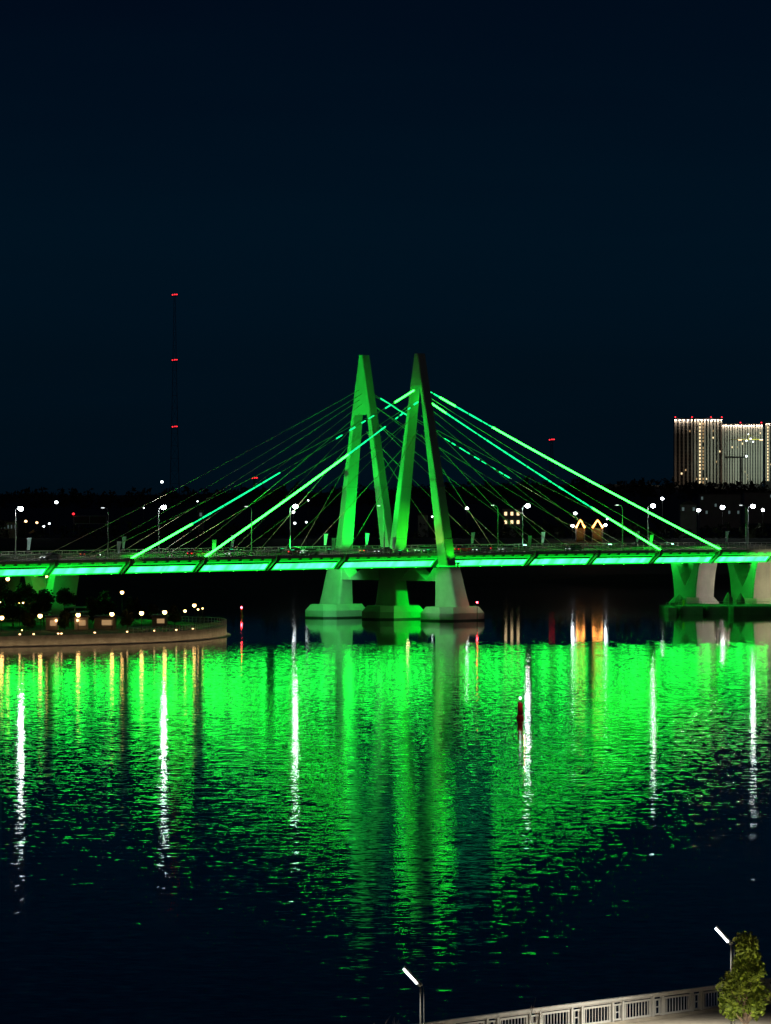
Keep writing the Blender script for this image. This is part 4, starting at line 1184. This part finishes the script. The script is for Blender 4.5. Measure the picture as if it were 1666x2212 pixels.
while s_ < 38:
    for k, ds_ in enumerate((0.0, 0.72)):
        c = fl(s_ + ds_, off)
        o = MB().box((c.x, c.y, GZ + 0.55), (0.13, 0.16, 1.02), ang); o.build('post', M['rail_near'], rl)
    # narrow link panel between the paired posts
    c = fl(s_ + 0.36, off); n_ = MB()
    n_.box((c.x, c.y, GZ + 0.90), (0.5, 0.05, 0.07), ang); n_.box((c.x, c.y, GZ + 0.22), (0.5, 0.05, 0.07), ang)
    for q in (-0.14, 0.14):
        e_ = fl(s_ + 0.36 + q, off); n_.box((e_.x, e_.y, GZ + 0.56), (0.05, 0.05, 0.66), ang)
    n_.box((c.x, c.y, GZ + 0.56), (0.26, 0.05, 0.05), ang)
    n_.build('link_panel', M['rail_near'], rl)
    w0, w1 = s_ + 0.72 + 0.14, s_ + pitch - 0.14
    f_ = MB(); c = fl((w0 + w1) / 2, off)
    for z in (0.93, 0.20): f_.box((c.x, c.y, GZ + z), (w1 - w0, 0.06, 0.09), ang)
    for q in (w0 + 0.06, w1 - 0.06): e_ = fl(q, off); f_.box((e_.x, e_.y, GZ + 0.565), (0.08, 0.06, 0.64), ang)
    pn = f_.build('barred_panel', M['rail_near'], rl)
    bs = MB(); n = 9
    for i in range(1, n):
        e_ = fl(w0 + (w1 - w0) * i / n, off); bs.box((e_.x, e_.y, GZ + 0.565), (0.035, 0.035, 0.64), ang)
    bs.build('bars', M['rail_near'], pn)
    s_ += pitch
# promenade lamps
M['pole_dark'] = mat('pole_dark', (0.012, 0.012, 0.011), 0.5)
M['luminaire'] = mat('luminaire', (0.9, 0.9, 0.9), 0.3, emit=(0.95, 1.0, 0.97), strength=9.0)
def prom_lamp(u, v, d, label, power=900):
    """u,v of the top of the pole; luminaire leans up to the left"""
    p = at(u, v, d); o = empty('promenade_lamp', (p.x, d, GZ)); h = p.z - GZ
    MB().tube((0, 0, 0), (0, 0, h), 0.05, 0.04, 10).build('pole', M['pole_dark'], o)
    MB().tube((0.16, 0, 0), (0.13, 0, h - 0.1), 0.02, 0.02, 8).build('cable_duct', M['pole_dark'], o)
    MB().sphere((-0.03, 0, h + 0.03), 0.11).build('joint', M['dark_steel'], o)
    a, b_ = Vector((-0.08, -0.02, h + 0.06)), Vector((-0.68, -0.05, h + 0.72))
    dv = (b_ - a).normalized(); sd = Vector((0, 1, 0)); up = dv.cross(sd) * -1
    hs = MB(); w_ = 0.085
    # housing: flat bar, lens on the side facing down-left
    nrm_ = Vector((-dv.z, 0, dv.x)) ; nrm_ = nrm_ if nrm_.z < 0 else -nrm_
    def bar(o0, o1, wd, a, b_):
        return [a + nrm_ * o0 - sd * wd, a + nrm_ * o0 + sd * wd, a + nrm_ * o1 + sd * wd, a + nrm_ * o1 - sd * wd], [b_ + nrm_ * o0 - sd * wd, b_ + nrm_ * o0 + sd * wd, b_ + nrm_ * o1 + sd * wd, b_ + nrm_ * o1 - sd * wd]
    hs.hexa(*bar(-0.09, 0.0, 0.12, a, b_ + dv * 0.06)); hs.build('housing', M['dark_steel'], o)
    ls = MB(); ls.hexa(*bar(0.003, 0.09, 0.10, a + dv * 0.06, b_)); ls.build('lens', M['luminaire'], o)
    l = add_light('luminaire_light', 'SPOT', (-1.5, -0.6, h + 0.3), (-1.7, -1.0, 0), power, (1.0, 0.97, 0.85), 0.15, 150, 0.5)
    l.parent = o
    tag(o, label, 'street lamp', 'slanted promenade lamps')
prom_lamp(909, 2128, 188, 'slanted bar street lamp at the bottom of the picture, left of the railing', 3500)
prom_lamp(1580, 2038, 201, 'slanted bar street lamp behind the green tree, bottom right', 5500)
prom_lamp(1745, 2068, 187, 'added unseen bar lamp beyond the right frame edge, lighting the green tree', 15000)  # added out of view to brighten the camera side of the tree
prom_lamp(1330, 2330, 178, 'added unseen bar lamp below the lower frame edge, lighting the railing', 7000)  # added out of view for more light on railing and paving

tree(at_x(1612, 195, GZ), 4.85, 2.3, 6500, 'young leafy tree with bright green lamplit leaves, bottom right corner', m='leaf_near', seed=7, leaf=0.165, bark='bark_light', name='young_tree', group=None, shape='cone')
def bare(u, v, d, h, label, seed):
    rnd = random.Random(seed); p = at_x(u, d, GZ); o = empty('bare_sapling', p); g = MB()
    def grow(a, dv, L, r, k):
        b_ = a + dv * L; g.tube(a, b_, r, r * 0.6, 5)
        if k == 0: return
        for _ in range(3):
            nd = (dv + Vector((rnd.gauss(0, .38), rnd.gauss(0, .38), rnd.gauss(0.12, .2)))).normalized()
            grow(a.lerp(b_, rnd.uniform(0.5, 1.0)), nd, L * rnd.uniform(0.55, 0.85), r * 0.6, k - 1)
    grow(Vector((0, 0, 0)), Vector((0, 0, 1)), h * 0.38, 0.035, 4)
    o2 = g.build('branches', M['bark_light'], o); tag(o, label, 'sapling', 'bare saplings by the promenade')
bare(1163, 0, 188, 3.1, 'bare reddish sapling in front of the promenade railing', 3)
bare(868, 0, 184, 3.0, 'bare sapling left of the front slanted lamp', 5)
bare(838, 0, 182, 2.4, 'low bare bush at the bottom edge, leftmost of the saplings', 9)
